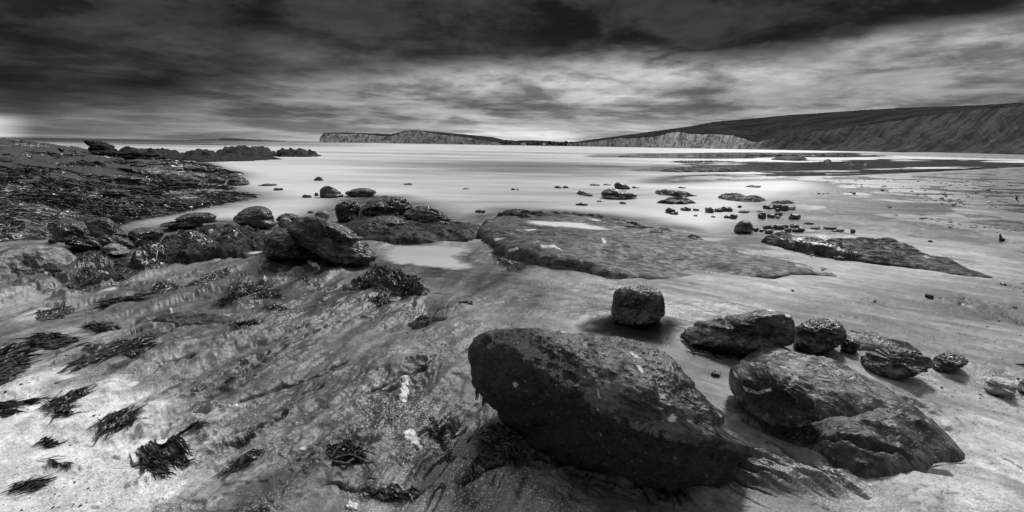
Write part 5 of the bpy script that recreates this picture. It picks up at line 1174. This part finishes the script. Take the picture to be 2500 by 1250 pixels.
hill('hills', [(1385, 362), (1500, 364.5), (1700, 367), (1850, 369.5), (2100, 368), (2300, 367), (2500, 369), (2900, 372)],
     [(1385, 350), (1450, 345), (1500, 337), (1560, 335), (1600, 332), (1640, 322), (1665, 319), (1682, 325), (1750, 327), (1790, 330), (1820, 340), (1845, 346), (1900, 334), (2000, 318), (2100, 305), (2200, 290), (2300, 275), (2400, 263), (2500, 254), (2900, 246)],
     [(1385, 348), (1440, 341), (1500, 333), (1560, 325), (1620, 317), (1680, 309), (1745, 297), (1850, 288), (1937, 280), (2000, 276), (2100, 269), (2200, 263), (2300, 260), (2400, 256), (2500, 250), (2900, 240)],
     [(1385, 2500), (1500, 2000), (1700, 1450), (1850, 1150), (2100, 800), (2500, 480), (2900, 360)], [(1385, 40), (1850, 60), (2000, 110), (2500, 130), (2900, 120)], [(1385, 2900), (1700, 2300), (2100, 1700), (2500, 1000), (2900, 800)],
     [(1385, .35), (1560, .6), (1640, .95), (1800, .9), (1850, .25), (1900, 0), (2900, 0)], 1200, 9, 'grassy down with a crumbling cliff at the right of the bay')
hill('distant_coast', [(470, 342), (540, 342), (600, 343.5), (640, 344.5), (700, 345.5)], [(470, 341.2), (530, 340.0), (545, 337.5), (580, 338.5), (610, 341), (640, 342.5), (700, 345)],
     [(470, 341.0), (530, 339.8), (545, 337.3), (580, 338.2), (610, 340.8), (640, 342.3), (700, 344.8)], [(470, 16000), (700, 16000)], [(470, 80), (700, 80)], [(470, 16500), (700, 16500)], [(470, 0), (700, 0)], 120, 5, 'faint distant coast on the horizon')
# far wood round the village
rr = np.random.default_rng(5); D, F_ = ico(2); V = []; Fc = []
for i in range(150):
    u_ = rr.uniform(1225, 1410); v_ = 344 + 4 * (u_ - 1225) / 185 + rr.uniform(-1.5, 8); d = rr.uniform(2700, 3100); r = ray(u_, v_ + 2); c = CAM + r / np.hypot(r[0], r[1]) * d
    s = rr.uniform(4, 10); q = D * np.array([1.3, 1.3, 1]) * s * (1 + .35 * fbm3(D * 3 + i, 3)[:, None]) + c; V.append(q); Fc.append(F_ + i * len(D))
M_WOODS = plain_mat('far_foliage', .03, .06, .2, .9)
tag(mesh_obj('wood', np.concatenate(V), np.concatenate(Fc), M_WOODS), 'dark far-off wood in the dip between headland and down', 'wood', kind='stuff')
def box(cx, cy, cz, sx, sy, sz, roof=0):
    V = [(cx + a * sx / 2, cy + b * sy / 2, cz + c * sz) for c in (0, 1) for b in (-1, 1) for a in (-1, 1)]
    F_ = [[0, 2, 3, 1], [4, 5, 7, 6], [0, 1, 5, 4], [2, 6, 7, 3], [0, 4, 6, 2], [1, 3, 7, 5]]; return V, F_
M_WALLW = plain_mat('white_render', .75, .85, 1, .8); M_ROOF = plain_mat('slate', .06, .10, 1, .8)
for u_, v_, w_, lab in [(1278, 353, 24, 'white house at the foot of the headland, left of two'), (1328, 353.2, 14, 'white house right of the larger one below the wood')]:
    r = ray(u_, v_); c = CAM + r / np.hypot(r[0], r[1]) * 2550; e = bpy.data.objects.new('house', None); COL.objects.link(e); e.location = c
    tag(e, lab, 'house', 'white houses by the far shore')
    V, F_ = box(c[0], c[1], c[2], w_, 9, 5.5); mesh_obj('wall', V, F_, M_WALLW, e, smooth=False, origin=c)
    a = w_ / 2 + .5; V = [(c[0] - a, c[1] - 5, c[2] + 5.5), (c[0] + a, c[1] - 5, c[2] + 5.5), (c[0] + a, c[1] + 5, c[2] + 5.5), (c[0] - a, c[1] + 5, c[2] + 5.5), (c[0] - a, c[1], c[2] + 8.5), (c[0] + a, c[1], c[2] + 8.5)]
    mesh_obj('roof', V, [[0, 1, 5], [0, 5, 4], [3, 4, 5], [3, 5, 2], [0, 4, 3], [1, 2, 5]], M_ROOF, e, smooth=False, origin=c)
# gulls on the reef ledge
def gull(u_, v_, lab, fl):
    x_, y_, _ = P(u_, v_ + 6, .5); z_ = float(surf(np.array([x_]), np.array([y_]))[0]); D, F_ = ico(3)
    body = D * np.array([.24, .10, .10]); body[:, 2] += .10 * (body[:, 0] / .24) ; body[:, 1] *= np.where(body[:, 0] < 0, 1 + body[:, 0] / .24 * .75, 1); body[:, 0] *= np.where(body[:, 0] < 0, 1.35, 1)
    head = D * np.array([.062, .055, .055]) + np.array([.25, 0, .20]); bill = D * np.array([.05, .012, .014]) + np.array([.33, 0, .19])
    leg = [D * np.array([.010, .010, .09]) + np.array([.02, s * .035, -.14]) for s in (-1, 1)]
    parts = [body, head, bill] + leg; V = np.concatenate(parts) * np.array([fl, 1, 1]) * 1.15 + np.array([x_, y_, z_ + .24])
    Fc = np.concatenate([F_ + i * len(D) for i in range(len(parts))]); tag(mesh_obj('gull', V, Fc, M_GULL, origin=(x_, y_, z_)), lab, 'bird', 'gulls on the reef ledge')
gull(2085, 384, 'left one of two pale gulls standing on a far reef ledge', -1)
gull(2111, 384, 'right one of two pale gulls standing on a far reef ledge', 1)
